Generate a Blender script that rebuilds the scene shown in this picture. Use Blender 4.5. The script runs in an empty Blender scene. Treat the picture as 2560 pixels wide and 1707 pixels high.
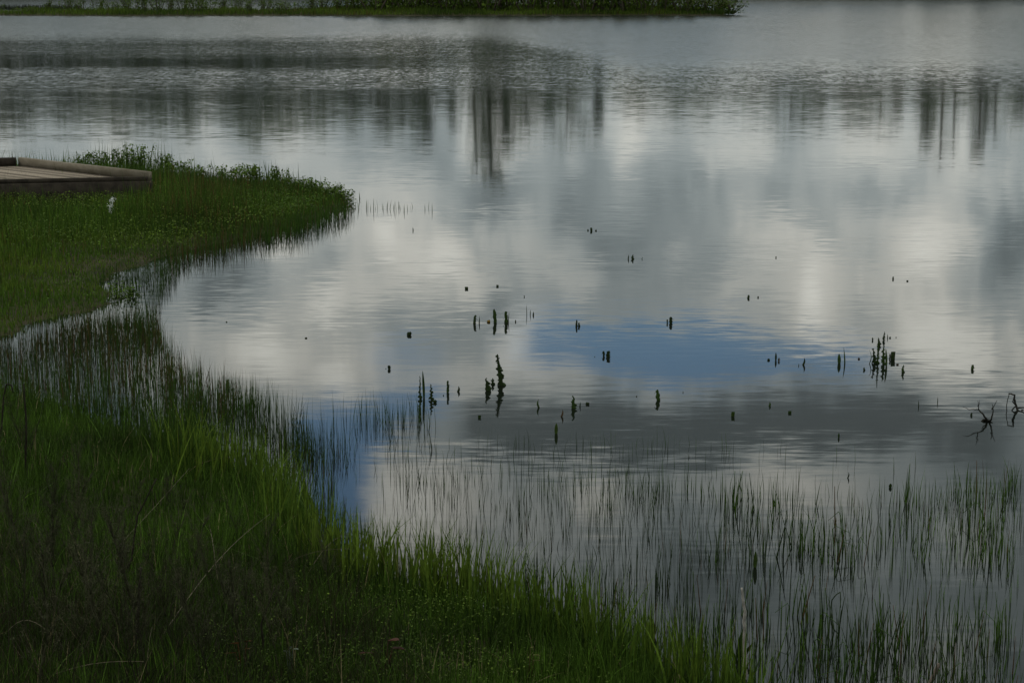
import bpy, math, random
import numpy as np
from mathutils import Vector

R = math.radians
sc = bpy.context.scene
COL = sc.collection
rng = np.random.default_rng(7)
random.seed(7)

# ------------------------------------------------------------------ camera
CAM_H, F_PX, PITCH = 3.8, 1280 / math.tan(R(14)), 10.54      # F_PX: focal length in 2560-px photo pixels
cam = bpy.data.objects.new('camera', bpy.data.cameras.new('camera'))
COL.objects.link(cam)
cam.data.sensor_width = 36
cam.data.lens = 18 / math.tan(R(14))
cam.data.clip_start, cam.data.clip_end = 0.1, 6000
cam.location = (0, 0, CAM_H)
cam.rotation_euler = (R(90 - PITCH), 0, 0)
sc.camera = cam


def ray(X, Y):
    """direction of a photo pixel (2560 wide)"""
    a, b = (X - 1280) / F_PX, (853.5 - Y) / F_PX
    c, s = math.cos(R(PITCH)), math.sin(R(PITCH))
    return (a, c + b * s, -s + b * c)


def pw(X, Y, z=0.0):
    d = ray(X, Y)
    t = (CAM_H - z) / -d[2]
    return (d[0] * t, d[1] * t, z)


K = 2560 / 2352


def q(x, y, z=0.0):
    return pw(x * K, y * K, z)


# ------------------------------------------------------------------ node helpers
class NT:
    def __init__(s, tree):
        s.t = tree
        s.n = tree.nodes
        s.l = tree.links

    def _in(s, sock, v):
        if hasattr(v, 'is_output') or isinstance(v, bpy.types.NodeSocket):
            s.l.new(v, sock)
        elif v is not None:
            sock.default_value = v

    def m(s, op, a, b=None, c=None, clamp=False):
        n = s.n.new('ShaderNodeMath')
        n.operation = op
        n.use_clamp = clamp
        for i, v in enumerate((a, b, c)):
            s._in(n.inputs[i], v)
        return n.outputs[0]

    def ss(s, v, a, b, lo=0.0, hi=1.0, kind='SMOOTHSTEP'):
        n = s.n.new('ShaderNodeMapRange')
        n.interpolation_type = kind
        s._in(n.inputs[0], v)
        for i, x in zip((1, 2, 3, 4), (a, b, lo, hi)):
            s._in(n.inputs[i], x)
        return n.outputs[0]

    def noise(s, vec, scale, detail=3, rough=.5, color=False, dist=0.0):
        n = s.n.new('ShaderNodeTexNoise')
        s._in(n.inputs['Vector'], vec)
        n.inputs['Scale'].default_value = scale
        n.inputs['Detail'].default_value = detail
        n.inputs['Roughness'].default_value = rough
        n.inputs['Distortion'].default_value = dist
        return n.outputs['Color' if color else 'Fac']

    def scale(s, vec, sx, sy, sz):
        n = s.n.new('ShaderNodeMapping')
        s._in(n.inputs[0], vec)
        n.inputs['Scale'].default_value = (sx, sy, sz)
        return n.outputs[0]

    def mix(s, f, a, b):
        n = s.n.new('ShaderNodeMix')
        n.data_type = 'RGBA'
        s._in(n.inputs[0], f)
        s._in(n.inputs[6], a)
        s._in(n.inputs[7], b)
        return n.outputs[2]

    def sep(s, v):
        n = s.n.new('ShaderNodeSeparateXYZ')
        s._in(n.inputs[0], v)
        return n.outputs

    def comb(s, x, y, z):
        n = s.n.new('ShaderNodeCombineXYZ')
        for i, v in enumerate((x, y, z)):
            s._in(n.inputs[i], v)
        return n.outputs[0]


# ------------------------------------------------------------------ world: clear blue sky behind a broken cloud deck
SUN_EL, SUN_AZ = 50, -80          # degrees; azimuth clockwise from the view direction
world = bpy.data.worlds.new('World')
sc.world = world
world.use_nodes = True
w = NT(world.node_tree)
for n in list(w.n):
    w.n.remove(n)
sky = w.n.new('ShaderNodeTexSky')
sky.sky_type = 'NISHITA'
sky.sun_disc = False
sky.dust_density = .3
sky.ozone_density = 1.5
sky.sun_elevation = R(SUN_EL)
sky.sun_rotation = R(SUN_AZ)
tc = w.n.new('ShaderNodeTexCoord')
D = tc.outputs['Generated']
dx, dy, dz = w.sep(D)[0:3]
az = w.m('ARCTAN2', dx, dy)
el = w.m('ARCSINE', dz)
nz = w.sep(w.noise(w.scale(D, 1, 1, 1.6), 10, 6, .66, color=True))
warp = 0.085
azw = w.m('ADD', az, w.m('MULTIPLY', w.m('SUBTRACT', nz[0], .5), warp))
elw = w.m('ADD', el, w.m('MULTIPLY', w.m('SUBTRACT', nz[1], .5), warp * .55))


def sky_dir(x, y):
    d = ray(x * K, y * K)
    L = math.sqrt(sum(i * i for i in d))
    return math.atan2(d[0], d[1]), math.asin(-d[2] / L)


def blob(x, y, sx, sy, a):
    """soft cloud bank centred where the still water mirrors it (2352-px units)"""
    A, E = sky_dir(x, y)
    sa, se = sx * K / F_PX, sy * K / F_PX
    u = w.m('MULTIPLY', w.m('SUBTRACT', azw, A), 1 / sa)
    v = w.m('MULTIPLY', w.m('SUBTRACT', elw, E), 1 / se)
    g = w.m('EXPONENT', w.m('MULTIPLY', w.m('ADD', w.m('MULTIPLY', u, u), w.m('MULTIPLY', v, v)), -1.0))
    return w.m('MULTIPLY', g, a if sx > 120 or a > .6 else a * .82)


def total(blobs):
    acc = None
    for b in blobs:
        g = blob(*b)
        acc = g if acc is None else w.m('ADD', acc, g)
    return acc


BRIGHT = [  # x, y, sx, sy, added radiance
    (600, 600, 60, 28, .35), (735, 695, 80, 26, .38), (895, 545, 35, 50, .30), (1010, 590, 45, 40, .28), (540, 690, 60, 24, .18), (615, 820, 60, 30, .25), (810, 875, 70, 24, .22),
    (1470, 640, 60, 40, .15), (1860, 690, 50, 80, .30), (1880, 560, 60, 30, .22), (2110, 590, 60, 36, .25), (2230, 745, 100, 40, .25), (2080, 800, 90, 26, .25), (1440, 360, 26, 60, .22), (1200, 790, 40, 30, .3),
    (1640, 350, 40, 26, .15), (1960, 330, 60, 24, .2), (2290, 400, 50, 30, .2), (1620, 1100, 50, 20, .12),
    (1450, 400, 60, 170, .20), (940, 560, 130, 110, .38), (1050, 640, 90, 60, .25), (600, 600, 110, 40, .40),
    (800, 690, 150, 60, .30), (1900, 640, 110, 110, .45), (1750, 560, 90, 60, .35), (2150, 600, 150, 110, .42),
    (650, 850, 190, 80, .45), (850, 840, 110, 70, .28), (1200, 800, 60, 60, .55), (2150, 790, 200, 110, .45),
    (2280, 860, 160, 60, .35), (1350, 720, 140, 50, .12), (1900, 320, 200, 60, .18), (300, 300, 300, 60, .15),
    (950, 1180, 170, 130, .62), (1080, 1080, 120, 70, .25), (1350, 1170, 80, 60, .55), (1850, 1080, 220, 60, .34),
    (1740, 1110, 110, 60, .20), (2190, 1250, 110, 70, .45), (2180, 1500, 90, 60, .35), (1950, 1560, 120, 60, .2),
    (680, 1020, 70, 60, .45),
]
DARK = [
    (735, 610, 50, 30, -.25), (660, 655, 60, 20, -.22), (780, 745, 40, 18, -.28), (545, 755, 60, 24, -.18), (1150, 720, 70, 30, -.2), (1500, 560, 90, 34, -.06), (1710, 480, 120, 30, -.08), (1300, 1050, 260, 36, -.20), (2000, 545, 50, 50, -.25),
    (1680, 705, 60, 60, -.2), (1270, 560, 60, 50, -.06), (1110, 630, 40, 30, -.15), (2320, 560, 50, 60, -.2), (1350, 470, 70, 60, -.02), (2010, 720, 36, 70, -.22), (880, 640, 30, 40, -.15), (1760, 395, 60, 26, -.15),
    (1380, 1000, 260, 60, -.18), (1150, 980, 110, 45, -.10),
    (500, 640, 90, 50, -.22), (700, 620, 60, 60, -.18), (1650, 330, 60, 90, -.12), (1690, 450, 260, 60, -.14),
    (1500, 965, 450, 60, -.50), (1300, 1015, 280, 60, -.62), (2050, 950, 450, 50, -.36), (2150, 1000, 280, 55, -.34), (1100, 960, 120, 40, -.2),
    (1650, 1050, 60, 60, -.16), (1550, 1270, 260, 90, -.10), (2000, 1380, 380, 50, -.14), (1250, 1250, 120, 60, -.08),
    (2330, 640, 60, 120, -.25), (1140, 470, 80, 100, -.12),
]
BLUE = [
    (1500, 800, 330, 60, 1.1), (1750, 830, 260, 50, .9), (950, 820, 75, 45, .55), (930, 940, 110, 45, .9),
    (780, 1010, 130, 60, .8), (765, 1130, 75, 130, 1.25), (200, 1000, 300, 90, .5),
]
big = w.noise(w.scale(D, 1, 1, 2.0), 3.2, 5, .55, dist=.3)
fine = w.noise(w.scale(D, 1.3, 1.3, 1.6), 15, 5, .6)
base = w.m('MULTIPLY', w.ss(el, 0.03, 0.09, .50, .64), w.ss(el, .17, .30, 1.0, .80))
base = w.m('MULTIPLY', base, w.m('MULTIPLY', w.ss(el, 0.36, 0.50, 1.0, 1.75), w.ss(el, .8, 1.3, 1.0, .55)))
base = w.m('MULTIPLY', base, w.ss(big, .3, .7, .76, 1.22))
base = w.m('MULTIPLY', base, w.ss(fine, .3, .7, .70, 1.30, 'LINEAR'))
puff = w.noise(w.scale(D, 1, 1, 1.4), 22, 6, .62, dist=.5)
puff = w.m('MULTIPLY', w.m('SUBTRACT', w.ss(puff, .44, .60), .45), w.m('MULTIPLY', w.ss(el, .055, .09, 0, .30), w.ss(el, .2, .26, 1, .4)))
base = w.m('ADD', base, puff)
lum = w.m('ADD', base, w.m('ADD', total(BRIGHT), total(DARK)))
lum = w.m('MAXIMUM', lum, .20)
warmth = w.ss(lum, .25, 1.1)
ccol = w.mix(warmth, (.84, 1.0, 1.035, 1), (1.0, 1.0, .91, 1))
vm = w.n.new('ShaderNodeVectorMath')
vm.operation = 'SCALE'
w.l.new(ccol, vm.inputs[0])
w.l.new(lum, vm.inputs[3])
bluem = w.ss(w.m('ADD', total(BLUE), w.m('MULTIPLY', w.m('SUBTRACT', fine, .5), 1.0)), .12, .82)
sk = w.n.new('ShaderNodeVectorMath')
sk.operation = 'MULTIPLY'
w.l.new(sky.outputs[0], sk.inputs[0])
sk.inputs[1].default_value = (.92, 1.06, 1.12)
bgS = w.n.new('ShaderNodeBackground')
bgS.inputs[1].default_value = .105
w.l.new(sk.outputs[0], bgS.inputs[0])
bgC = w.n.new('ShaderNodeBackground')
bgC.inputs[1].default_value = 1.0
w.l.new(vm.outputs[0], bgC.inputs[0])
mx = w.n.new('ShaderNodeMixShader')
w.l.new(bluem, mx.inputs[0])
w.l.new(bgC.outputs[0], mx.inputs[1])
w.l.new(bgS.outputs[0], mx.inputs[2])
wo = w.n.new('ShaderNodeOutputWorld')
w.l.new(mx.outputs[0], wo.inputs[0])
world.cycles.sampling_method = 'MANUAL'
world.cycles.sample_map_resolution = 512

sun = bpy.data.objects.new('sun', bpy.data.lights.new('sun', 'SUN'))
COL.objects.link(sun)
sun.data.energy = 0.9
sun.data.angle = R(12)
sun.data.color = (1, .95, .86)
sd = Vector((math.sin(R(SUN_AZ)) * math.cos(R(SUN_EL)), math.cos(R(SUN_AZ)) * math.cos(R(SUN_EL)), math.sin(R(SUN_EL))))
sun.rotation_euler = sd.to_track_quat('Z', 'Y').to_euler()

sc.view_settings.view_transform = 'Standard'
sc.view_settings.look = 'None'
sc.view_settings.exposure = 0.0
sc.view_settings.gamma = 1
sc.render.engine = 'CYCLES'
sc.cycles.max_bounces = 5
sc.cycles.glossy_bounces = 3
sc.cycles.use_denoising = True


# ------------------------------------------------------------------ object helpers
def tag(o, label=None, cat=None, group=None, kind=None):
    if label: o['label'] = label
    if cat: o['category'] = cat
    if group: o['group'] = group
    if kind: o['kind'] = kind
    return o


def empty(name, loc):
    o = bpy.data.objects.new(name, None)
    o.empty_display_size = .1
    o.location = loc
    COL.objects.link(o)
    return o


def np_mesh(name, V, F, mat, cols=None, smooth=False):
    """V (n,3); F: list of face index arrays, each (k,3) or (k,4)"""
    V = np.asarray(V, np.float32)
    me = bpy.data.meshes.new(name)
    me.vertices.add(len(V))
    me.vertices.foreach_set('co', V.ravel())
    F = [np.asarray(f, np.int32) for f in F if len(f)]
    loops = np.concatenate([f.ravel() for f in F])
    sizes = np.concatenate([np.full(len(f), f.shape[1], np.int32) for f in F])
    starts = np.concatenate([[0], np.cumsum(sizes)[:-1]]).astype(np.int32)
    me.loops.add(len(loops))
    me.loops.foreach_set('vertex_index', loops)
    me.polygons.add(len(sizes))
    me.polygons.foreach_set('loop_start', starts)
    me.polygons.foreach_set('loop_total', sizes)
    if smooth:
        me.polygons.foreach_set('use_smooth', np.ones(len(sizes), bool))
    me.update(calc_edges=True)
    me.validate()
    if cols is not None:
        at = me.color_attributes.new('tint', 'FLOAT_COLOR', 'POINT')
        c = np.ones((len(V), 4), np.float32)
        c[:, :3] = cols
        at.data.foreach_set('color', c.ravel())
    if mat: me.materials.append(mat)
    return me


def obj(name, me, parent=None, loc=None):
    o = bpy.data.objects.new(name, me)
    COL.objects.link(o)
    if parent: o.parent = parent
    if loc is not None: o.location = loc
    return o


class Geo:
    def __init__(s):
        s.V, s.Q, s.T, s.C, s.n = [], [], [], [], 0

    def add(s, V, Q=None, T=None, col=(1, 1, 1)):
        V = np.asarray(V, float).reshape(-1, 3)
        if Q is not None and len(Q): s.Q.append(np.asarray(Q) + s.n)
        if T is not None and len(T): s.T.append(np.asarray(T) + s.n)
        c = np.asarray(col, float)
        s.C.append(np.broadcast_to(c, (len(V), 3)) if c.ndim == 1 else c)
        s.V.append(V)
        s.n += len(V)
        return s

    def tube(s, pts, rad, sides=5, col=(1, 1, 1)):
        pts = np.asarray(pts, float)
        n = len(pts)
        rad = np.broadcast_to(np.asarray(rad, float), (n,))
        t = np.gradient(pts, axis=0)
        t /= np.linalg.norm(t, axis=1)[:, None] + 1e-9
        ref = np.where(np.abs(t[:, 2:3]) > .9, np.array([[1., 0, 0]]), np.array([[0, 0, 1.]]))
        u = np.cross(t, ref)
        u /= np.linalg.norm(u, axis=1)[:, None] + 1e-9
        for i in range(1, n):
            if np.dot(u[i], u[i - 1]) < 0: u[i] = -u[i]
        v = np.cross(t, u)
        a = np.arange(sides) / sides * 2 * math.pi
        V = pts[:, None, :] + rad[:, None, None] * (np.cos(a)[None, :, None] * u[:, None, :] + np.sin(a)[None, :, None] * v[:, None, :])
        Q = []
        for i in range(n - 1):
            for j in range(sides):
                k = (j + 1) % sides
                Q.append((i * sides + j, i * sides + k, (i + 1) * sides + k, (i + 1) * sides + j))
        c0 = len(V.reshape(-1, 3))
        V = np.vstack([V.reshape(-1, 3), pts[0], pts[-1]])
        T = [(c0, (j + 1) % sides, j) for j in range(sides)] + [(c0 + 1, (n - 1) * sides + j, (n - 1) * sides + (j + 1) % sides) for j in range(sides)]
        return s.add(V, Q, T, col)

    def box(s, c, ax, ay, az_, hx, hy, hz, col=(1, 1, 1), bev=.0):
        c, ax, ay, az_ = (np.asarray(i, float) for i in (c, ax, ay, az_))
        V = [c + ax * hx * i + ay * hy * j + az_ * hz * k for i in (-1, 1) for j in (-1, 1) for k in (-1, 1)]
        Q = [(0, 1, 3, 2), (4, 6, 7, 5), (0, 4, 5, 1), (2, 3, 7, 6), (0, 2, 6, 4), (1, 5, 7, 3)]
        return s.add(V, Q, None, col)

    def mesh(s, name, mat, smooth=False):
        F = []
        if s.Q: F.append(np.concatenate(s.Q))
        if s.T: F.append(np.concatenate(s.T))
        return np_mesh(name, np.concatenate(s.V), F, mat, np.concatenate(s.C), smooth)


def blades(geo, base, h, wd, lean, yaw=None, curve=None, cols=(1, 1, 1), seg=4, face=None):
    """many grass blades at once.  lean: horizontal offset of tip / height"""
    n = len(base)
    base = np.asarray(base, float)
    h = np.broadcast_to(h, (n,)).astype(float)
    wd = np.broadcast_to(wd, (n,)).astype(float)
    a = rng.uniform(0, 2 * math.pi, n) if yaw is None else yaw
    cv = rng.uniform(1.2, 2.6, n) if curve is None else curve
    f = rng.uniform(0, math.pi, n) if face is None else face
    t = np.linspace(0, 1, seg + 1)
    off = lean[:, None] * h[:, None] * t[None, :] ** cv[:, None]
    P = np.empty((n, seg + 1, 3))
    P[:, :, 0] = base[:, 0, None] + np.cos(a)[:, None] * off
    P[:, :, 1] = base[:, 1, None] + np.sin(a)[:, None] * off
    P[:, :, 2] = base[:, 2, None] + h[:, None] * t[None, :] * np.sqrt(np.clip(1 - .35 * lean[:, None] ** 2 * t[None, :], .25, 1))
    prof = np.clip(1 - t ** 2.2, .04, 1) * (.75 + .5 * t * (1 - t) * 2)
    W = wd[:, None] * prof[None, :] * .5
    sx, sy = np.cos(f)[:, None] * W, np.sin(f)[:, None] * W
    L, Rr = P.copy(), P.copy()
    L[:, :, 0] -= sx; L[:, :, 1] -= sy
    Rr[:, :, 0] += sx; Rr[:, :, 1] += sy
    V = np.stack([L, Rr], axis=2).reshape(-1, 3)
    per = 2 * (seg + 1)
    i0 = (np.arange(n) * per)[:, None] + (np.arange(seg) * 2)[None, :]
    Q = np.stack([i0, i0 + 1, i0 + 3, i0 + 2], axis=-1).reshape(-1, 4)
    c = np.asarray(cols, float)
    if c.ndim == 2: c = np.repeat(c, per, axis=0)
    geo.add(V, Q, None, c)


def leaves(geo, cen, size, cols, flat=.5, asp=.55):
    """small folded leaves scattered at the given centres"""
    n = len(cen)
    cen = np.asarray(cen, float)
    size = np.broadcast_to(size, (n,)).astype(float)
    u = rng.normal(size=(n, 3)); u[:, 2] *= flat
    u /= np.linalg.norm(u, axis=1)[:, None]
    v = np.cross(u, rng.normal(size=(n, 3)) * .5 + np.array([0, 0, 1.]))
    v /= np.linalg.norm(v, axis=1)[:, None] + 1e-9
    nn = np.cross(u, v)
    s = size[:, None]
    p0 = cen - u * s * .5
    p1 = cen + v * s * asp * .5 + nn * s * .12
    p2 = cen + u * s * .5
    p3 = cen - v * s * asp * .5 + nn * s * .12
    V = np.stack([p0, p1, p2, p3], axis=1).reshape(-1, 3)
    i = np.arange(n)[:, None] * 4
    T = np.concatenate([i + np.array([[0, 1, 2]]), i + np.array([[0, 2, 3]])])
    c = np.asarray(cols, float)
    if c.ndim == 2: c = np.repeat(c, 4, axis=0)
    geo.add(V, None, T, c)


# ------------------------------------------------------------------ materials
def new_mat(name):
    m = bpy.data.materials.new(name)
    m.use_nodes = True
    t = NT(m.node_tree)
    for n in list(t.n): t.n.remove(n)
    out = t.n.new('ShaderNodeOutputMaterial')
    return m, t, out


def leaf_mat(name, mult=(1, 1, 1), trans=.35, rough=.6, spec=.10):
    m, t, out = new_mat(name)
    at = t.n.new('ShaderNodeAttribute')
    at.attribute_name = 'tint'
    g = t.n.new('ShaderNodeNewGeometry')
    nf = t.ss(t.noise(g.outputs['Position'], 35, 2), .3, .7, .75, 1.25, 'LINEAR')
    c = t.n.new('ShaderNodeVectorMath'); c.operation = 'MULTIPLY'
    t.l.new(at.outputs['Color'], c.inputs[0])
    c.inputs[1].default_value = mult
    c2 = t.n.new('ShaderNodeVectorMath'); c2.operation = 'SCALE'
    t.l.new(c.outputs[0], c2.inputs[0]); t.l.new(nf, c2.inputs[3])
    b = t.n.new('ShaderNodeBsdfPrincipled')
    t.l.new(c2.outputs[0], b.inputs['Base Color'])
    b.inputs['Roughness'].default_value = rough
    b.inputs['Specular IOR Level'].default_value = spec
    tr = t.n.new('ShaderNodeBsdfTranslucent')
    t.l.new(c2.outputs[0], tr.inputs[0])
    mxs = t.n.new('ShaderNodeMixShader')
    mxs.inputs[0].default_value = trans
    t.l.new(b.outputs[0], mxs.inputs[1]); t.l.new(tr.outputs[0], mxs.inputs[2])
    t.l.new(mxs.outputs[0], out.inputs[0])
    return m


def solid_mat(name, c1, c2, scale=8, rough=.85, stretch=(1, 1, 1), spec=.2, detail=5, bump=0.0):
    m, t, out = new_mat(name)
    tcx = t.n.new('ShaderNodeTexCoord')
    v = t.scale(tcx.outputs['Object'], *stretch)
    f = t.noise(v, scale, detail, .65)
    col = t.mix(t.ss(f, .32, .68), (*c1, 1), (*c2, 1))
    b = t.n.new('ShaderNodeBsdfPrincipled')
    t.l.new(col, b.inputs['Base Color'])
    b.inputs['Roughness'].default_value = rough
    b.inputs['Specular IOR Level'].default_value = spec
    if bump:
        bn = t.n.new('ShaderNodeBump')
        bn.inputs['Distance'].default_value = bump
        t.l.new(f, bn.inputs['Height'])
        t.l.new(bn.outputs[0], b.inputs['Normal'])
    t.l.new(b.outputs[0], out.inputs[0])
    return m


M_GRASS = leaf_mat('grass_blades', trans=.45)
M_RUSH = leaf_mat('rush_blades', trans=.12, rough=.45)
M_LEAF = leaf_mat('leaves', trans=.3)
M_DEAD = leaf_mat('dead_stems', trans=.05, rough=.7)
M_BARK = solid_mat('bark', (.05, .04, .03), (.11, .09, .07), 6, stretch=(1, 1, .3))
M_SOIL = solid_mat('bank_soil', (.018, .016, .010), (.05, .045, .022), 3, spec=.1)
M_WOOD_DECK = solid_mat('weathered_planks', (.16, .13, .10), (.30, .26, .21), 5, stretch=(.6, 5, 1), bump=.01)
M_PLANK = leaf_mat('deck_planks', trans=0.0, rough=.9)
M_WOOD_CURB = solid_mat('weathered_beam', (.14, .12, .085), (.19, .165, .125), 2.5, stretch=(.5, 3, 3), bump=.01)
M_WOOD_DARK = solid_mat('wet_shaded_wood', (.02, .016, .012), (.05, .04, .03), 7)  # wet wood; the shade of the unlit faces is put into its colour
M_PETAL = leaf_mat('petals', trans=.3)


# ------------------------------------------------------------------ terrain
def poly_sd(P, poly):
    """signed distance (positive inside) of points P (n,2) to a closed polygon"""
    poly = np.asarray(poly, float)[:, :2]
    d2 = np.full(len(P), 1e18)
    inside = np.zeros(len(P), bool)
    m = len(poly)
    for i in range(m):
        a, b = poly[i], poly[(i + 1) % m]
        e = b - a
        wv = P - a
        tt = np.clip((wv @ e) / (e @ e + 1e-12), 0, 1)
        dd = wv - tt[:, None] * e
        d2 = np.minimum(d2, (dd ** 2).sum(1))
        c = ((a[1] > P[:, 1]) != (b[1] > P[:, 1]))
        xi = (b[0] - a[0]) * (P[:, 1] - a[1]) / (b[1] - a[1] + 1e-15) + a[0]
        inside ^= c & (P[:, 0] < xi)
    return np.where(inside, 1, -1) * np.sqrt(d2)


BANK = [q(*p)[:2] for p in [(-300, 925), (0, 935), (120, 958), (260, 1000), (400, 1060), (500, 1098), (590, 1130), (655, 1170), (675, 1225),
                            (715, 1290), (780, 1335), (890, 1365), (1020, 1390), (1150, 1440), (1290, 1490), (1390, 1545), (1500, 1590), (1640, 1640), (1800, 1720)]]
BANK += [(2.9, 8.2), (5, 6.6), (12, 3), (60, -2), (60, -80), (-80, -80), (-80, 18), (-30, 18)]
SPIT = [q(*p)[:2] for p in [(-500, 402), (0, 402), (200, 404), (400, 414), (560, 424), (660, 434), (740, 446), (775, 456), (768, 474), (725, 498), (650, 524),
                            (560, 546), (480, 566), (400, 590), (320, 612), (240, 634), (205, 655), (215, 675), (240, 698), (180, 714), (120, 722), (60, 746), (0, 770), (-500, 800)]]
_i = [q(x, 37) for x in (-400, 0, 300, 600, 900, 1200, 1500, 1660, 1692)]
ISLAND = [(p[0], p[1] + [0, .6, -.5, .4, -.6, .2, .7, .3, 1.5][k]) for k, p in enumerate(_i)]
ISLAND += [(ISLAND[-1][0] - 1, ISLAND[-1][1] + 5), (ISLAND[6][0], 158), (ISLAND[4][0], 160), (ISLAND[3][0] + 1, 146.5), (ISLAND[1][0], 145.5), (ISLAND[0][0], 150)]
FAR_Y = 242.0


def vnoise(P, sc_, seed=0):
    """cheap smooth value noise"""
    r = np.random.default_rng(seed)
    out = np.zeros(len(P))
    for k in range(5):
        a = r.uniform(0, 2 * math.pi)
        f = sc_ * r.uniform(.6, 1.9)
        out += np.sin((P[:, 0] * math.cos(a) + P[:, 1] * math.sin(a)) * f + r.uniform(0, 6.28))
    return out / 5


def far_line(x):
    return FAR_Y + 1.6 * np.sin(x * .05 + 1.0) + .8 * np.sin(x * .17)


def height(P):
    P = np.asarray(P, float)[:, :2]
    n1 = vnoise(P, 1.3, 1)
    n2 = vnoise(P, 5.5, 2)
    db = poly_sd(P, BANK) + .12 * n2 + .15 * n1
    zb = np.where(db > 0, np.minimum(.03 + .135 * db, 1.9) + .03 * n1 * np.clip(db, 0, 1), .25 * db)
    ds = poly_sd(P, SPIT) + .25 * n1 + .1 * n2
    zs = np.where(ds > 0, np.minimum(.02 + .05 * ds, .12) + .02 * n2 * np.clip(ds, 0, 1), .2 * ds)
    di = poly_sd(P, ISLAND)
    zi = np.where(di > 0, np.minimum(.05 + .08 * di, .35), .2 * di)
    df = P[:, 1] - far_line(P[:, 0])
    zf = np.where(df > 0, np.minimum(.04 + .1 * df, 1.5) + np.clip(df - 60, 0, 1200) * .02, .15 * df)
    dside = np.abs(P[:, 0]) - (240 + 15 * np.sin(P[:, 1] * .02))
    zd = np.where(dside > 0, np.minimum(.05 * dside, 3), .1 * dside)
    z = np.maximum.reduce([zb, zs, zi, zf, zd])
    return np.maximum(z, -1.2)


def span(pts):
    out = []
    for (a, b, s) in pts:
        out += list(np.arange(a, b, s))
    out.append(pts[-1][1])
    return np.array(out)


xs = span([(-3000, -300, 300), (-300, -60, 20), (-60, -14, 2), (-14, 8, .16), (8, 60, 2), (60, 300, 20), (300, 3000, 300)])
ys = span([(-400, -10, 30), (-10, 4, 1), (4, 46, .18), (46, 60, 2), (60, 134, 8), (134, 164, 1), (164, 190, 4), (190, 236, 4), (236, 250, .8), (250, 300, 10), (300, 4200, 300)])
GX, GY = np.meshgrid(xs, ys)
P2 = np.stack([GX.ravel(), GY.ravel()], 1)
Z = height(P2)
nx_, ny_ = len(xs), len(ys)
ii = (np.arange(ny_ - 1)[:, None] * nx_ + np.arange(nx_ - 1)[None, :]).ravel()
Qs = np.stack([ii, ii + 1, ii + 1 + nx_, ii + nx_], 1)
ground = obj('ground', np_mesh('ground', np.column_stack([P2, Z]), [Qs], M_SOIL, smooth=True))
tag(ground, kind='structure')

# ------------------------------------------------------------------ water
m, t, out = new_mat('pond_water')
tcx = t.n.new('ShaderNodeTexCoord')
OB = tcx.outputs['Object']
ox, oy, oz = t.sep(OB)[0:3]
# wind-ruffled zones: a broad ruffled sheet far out, a streaky belt, then still water
wx = t.m('DIVIDE', ox, t.m('MAXIMUM', oy, 5.0))
wob = t.m('MULTIPLY', t.m('SUBTRACT', t.noise(t.scale(OB, .05, .05, 1), 1, 4, .6), .5), 14.0)
wob2 = t.m('MULTIPLY', t.m('SUBTRACT', t.noise(t.scale(OB, .15, .5, 1), 1, 3, .6), .5), 8.0)
yy = t.m('ADD', t.m('ADD', oy, wob), wob2)
edge1 = t.ss(wx, -.02, .07, 101.0, 73.0)
far_r = t.ss(t.m('SUBTRACT', yy, edge1), -9.0, 11.0)
belt = t.ss(yy, 55.0, 68.0)
core = t.m('MULTIPLY', t.m('MULTIPLY', t.ss(yy, 71.0, 76.0), t.ss(yy, 86.0, 79.0, 0.0, 1.0)), t.ss(wx, .02, -.12))
belt = t.m('MULTIPLY', belt, t.m('SUBTRACT', 1.0, t.m('MULTIPLY', core, .75)))
patch = t.ss(t.noise(t.scale(OB, .12, .3, 1), 1, 3, .55), .42, .66)
calm = t.m('ADD', t.m('MULTIPLY_ADD', patch, .007, .003), t.ss(oy, 32.0, 58.0, 0.0, .004))
amp = t.m('ADD', calm, t.m('ADD', t.m('MULTIPLY', belt, .035), t.m('MULTIPLY', far_r, .012)))
n1 = t.sep(t.noise(t.scale(OB, 2.6, 13.0, 1), 1, 3, .6, color=True))
n2 = t.sep(t.noise(t.scale(OB, .55, 2.4, 1), 1, 2, .5, color=True))
sy_ = t.m('ADD', t.m('MULTIPLY', t.m('SUBTRACT', n1[1], .5), 4.2), t.m('MULTIPLY', t.m('SUBTRACT', n2[1], .5), .8))
n3 = t.sep(t.noise(t.scale(OB, 10.0, 2.2, 1), 1, 2, .6, color=True))
sy_ = t.m('ADD', sy_, t.m('MULTIPLY', t.m('MULTIPLY', t.m('SUBTRACT', n3[1], .5), 2.5), belt))
sx_ = t.m('MULTIPLY', t.m('SUBTRACT', n1[0], .5), 1.6)
# the wave faces seen from this shore lean toward it
N = t.comb(t.m('MULTIPLY', sx_, amp), t.m('SUBTRACT', t.m('MULTIPLY', sy_, amp), t.m('MULTIPLY', far_r, t.ss(oy, 110.0, 180.0, .032, .075))), 1.0)
nv = t.n.new('ShaderNodeVectorMath'); nv.operation = 'NORMALIZE'
t.l.new(N, nv.inputs[0])
rough = t.m('ADD', t.ss(oy, 30.0, 60.0, .045, .068), t.m('ADD', t.m('MULTIPLY', belt, .05), t.m('MULTIPLY', far_r, .10)))
b = t.n.new('ShaderNodeBsdfPrincipled')
b.inputs['Base Color'].default_value = (.006, .008, .006, 1)
b.inputs['IOR'].default_value = 1.333
t.l.new(rough, b.inputs['Roughness'])
t.l.new(nv.outputs[0], b.inputs['Normal'])
t.l.new(b.outputs[0], out.inputs[0])
M_WATER = m
wxs = np.array([-900, -300, -60, -15, 15, 60, 300, 900.])
wys = np.array([-60, 5, 20, 40, 60, 100, 150, 200, 300.])
GX, GY = np.meshgrid(wxs, wys)
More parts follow.
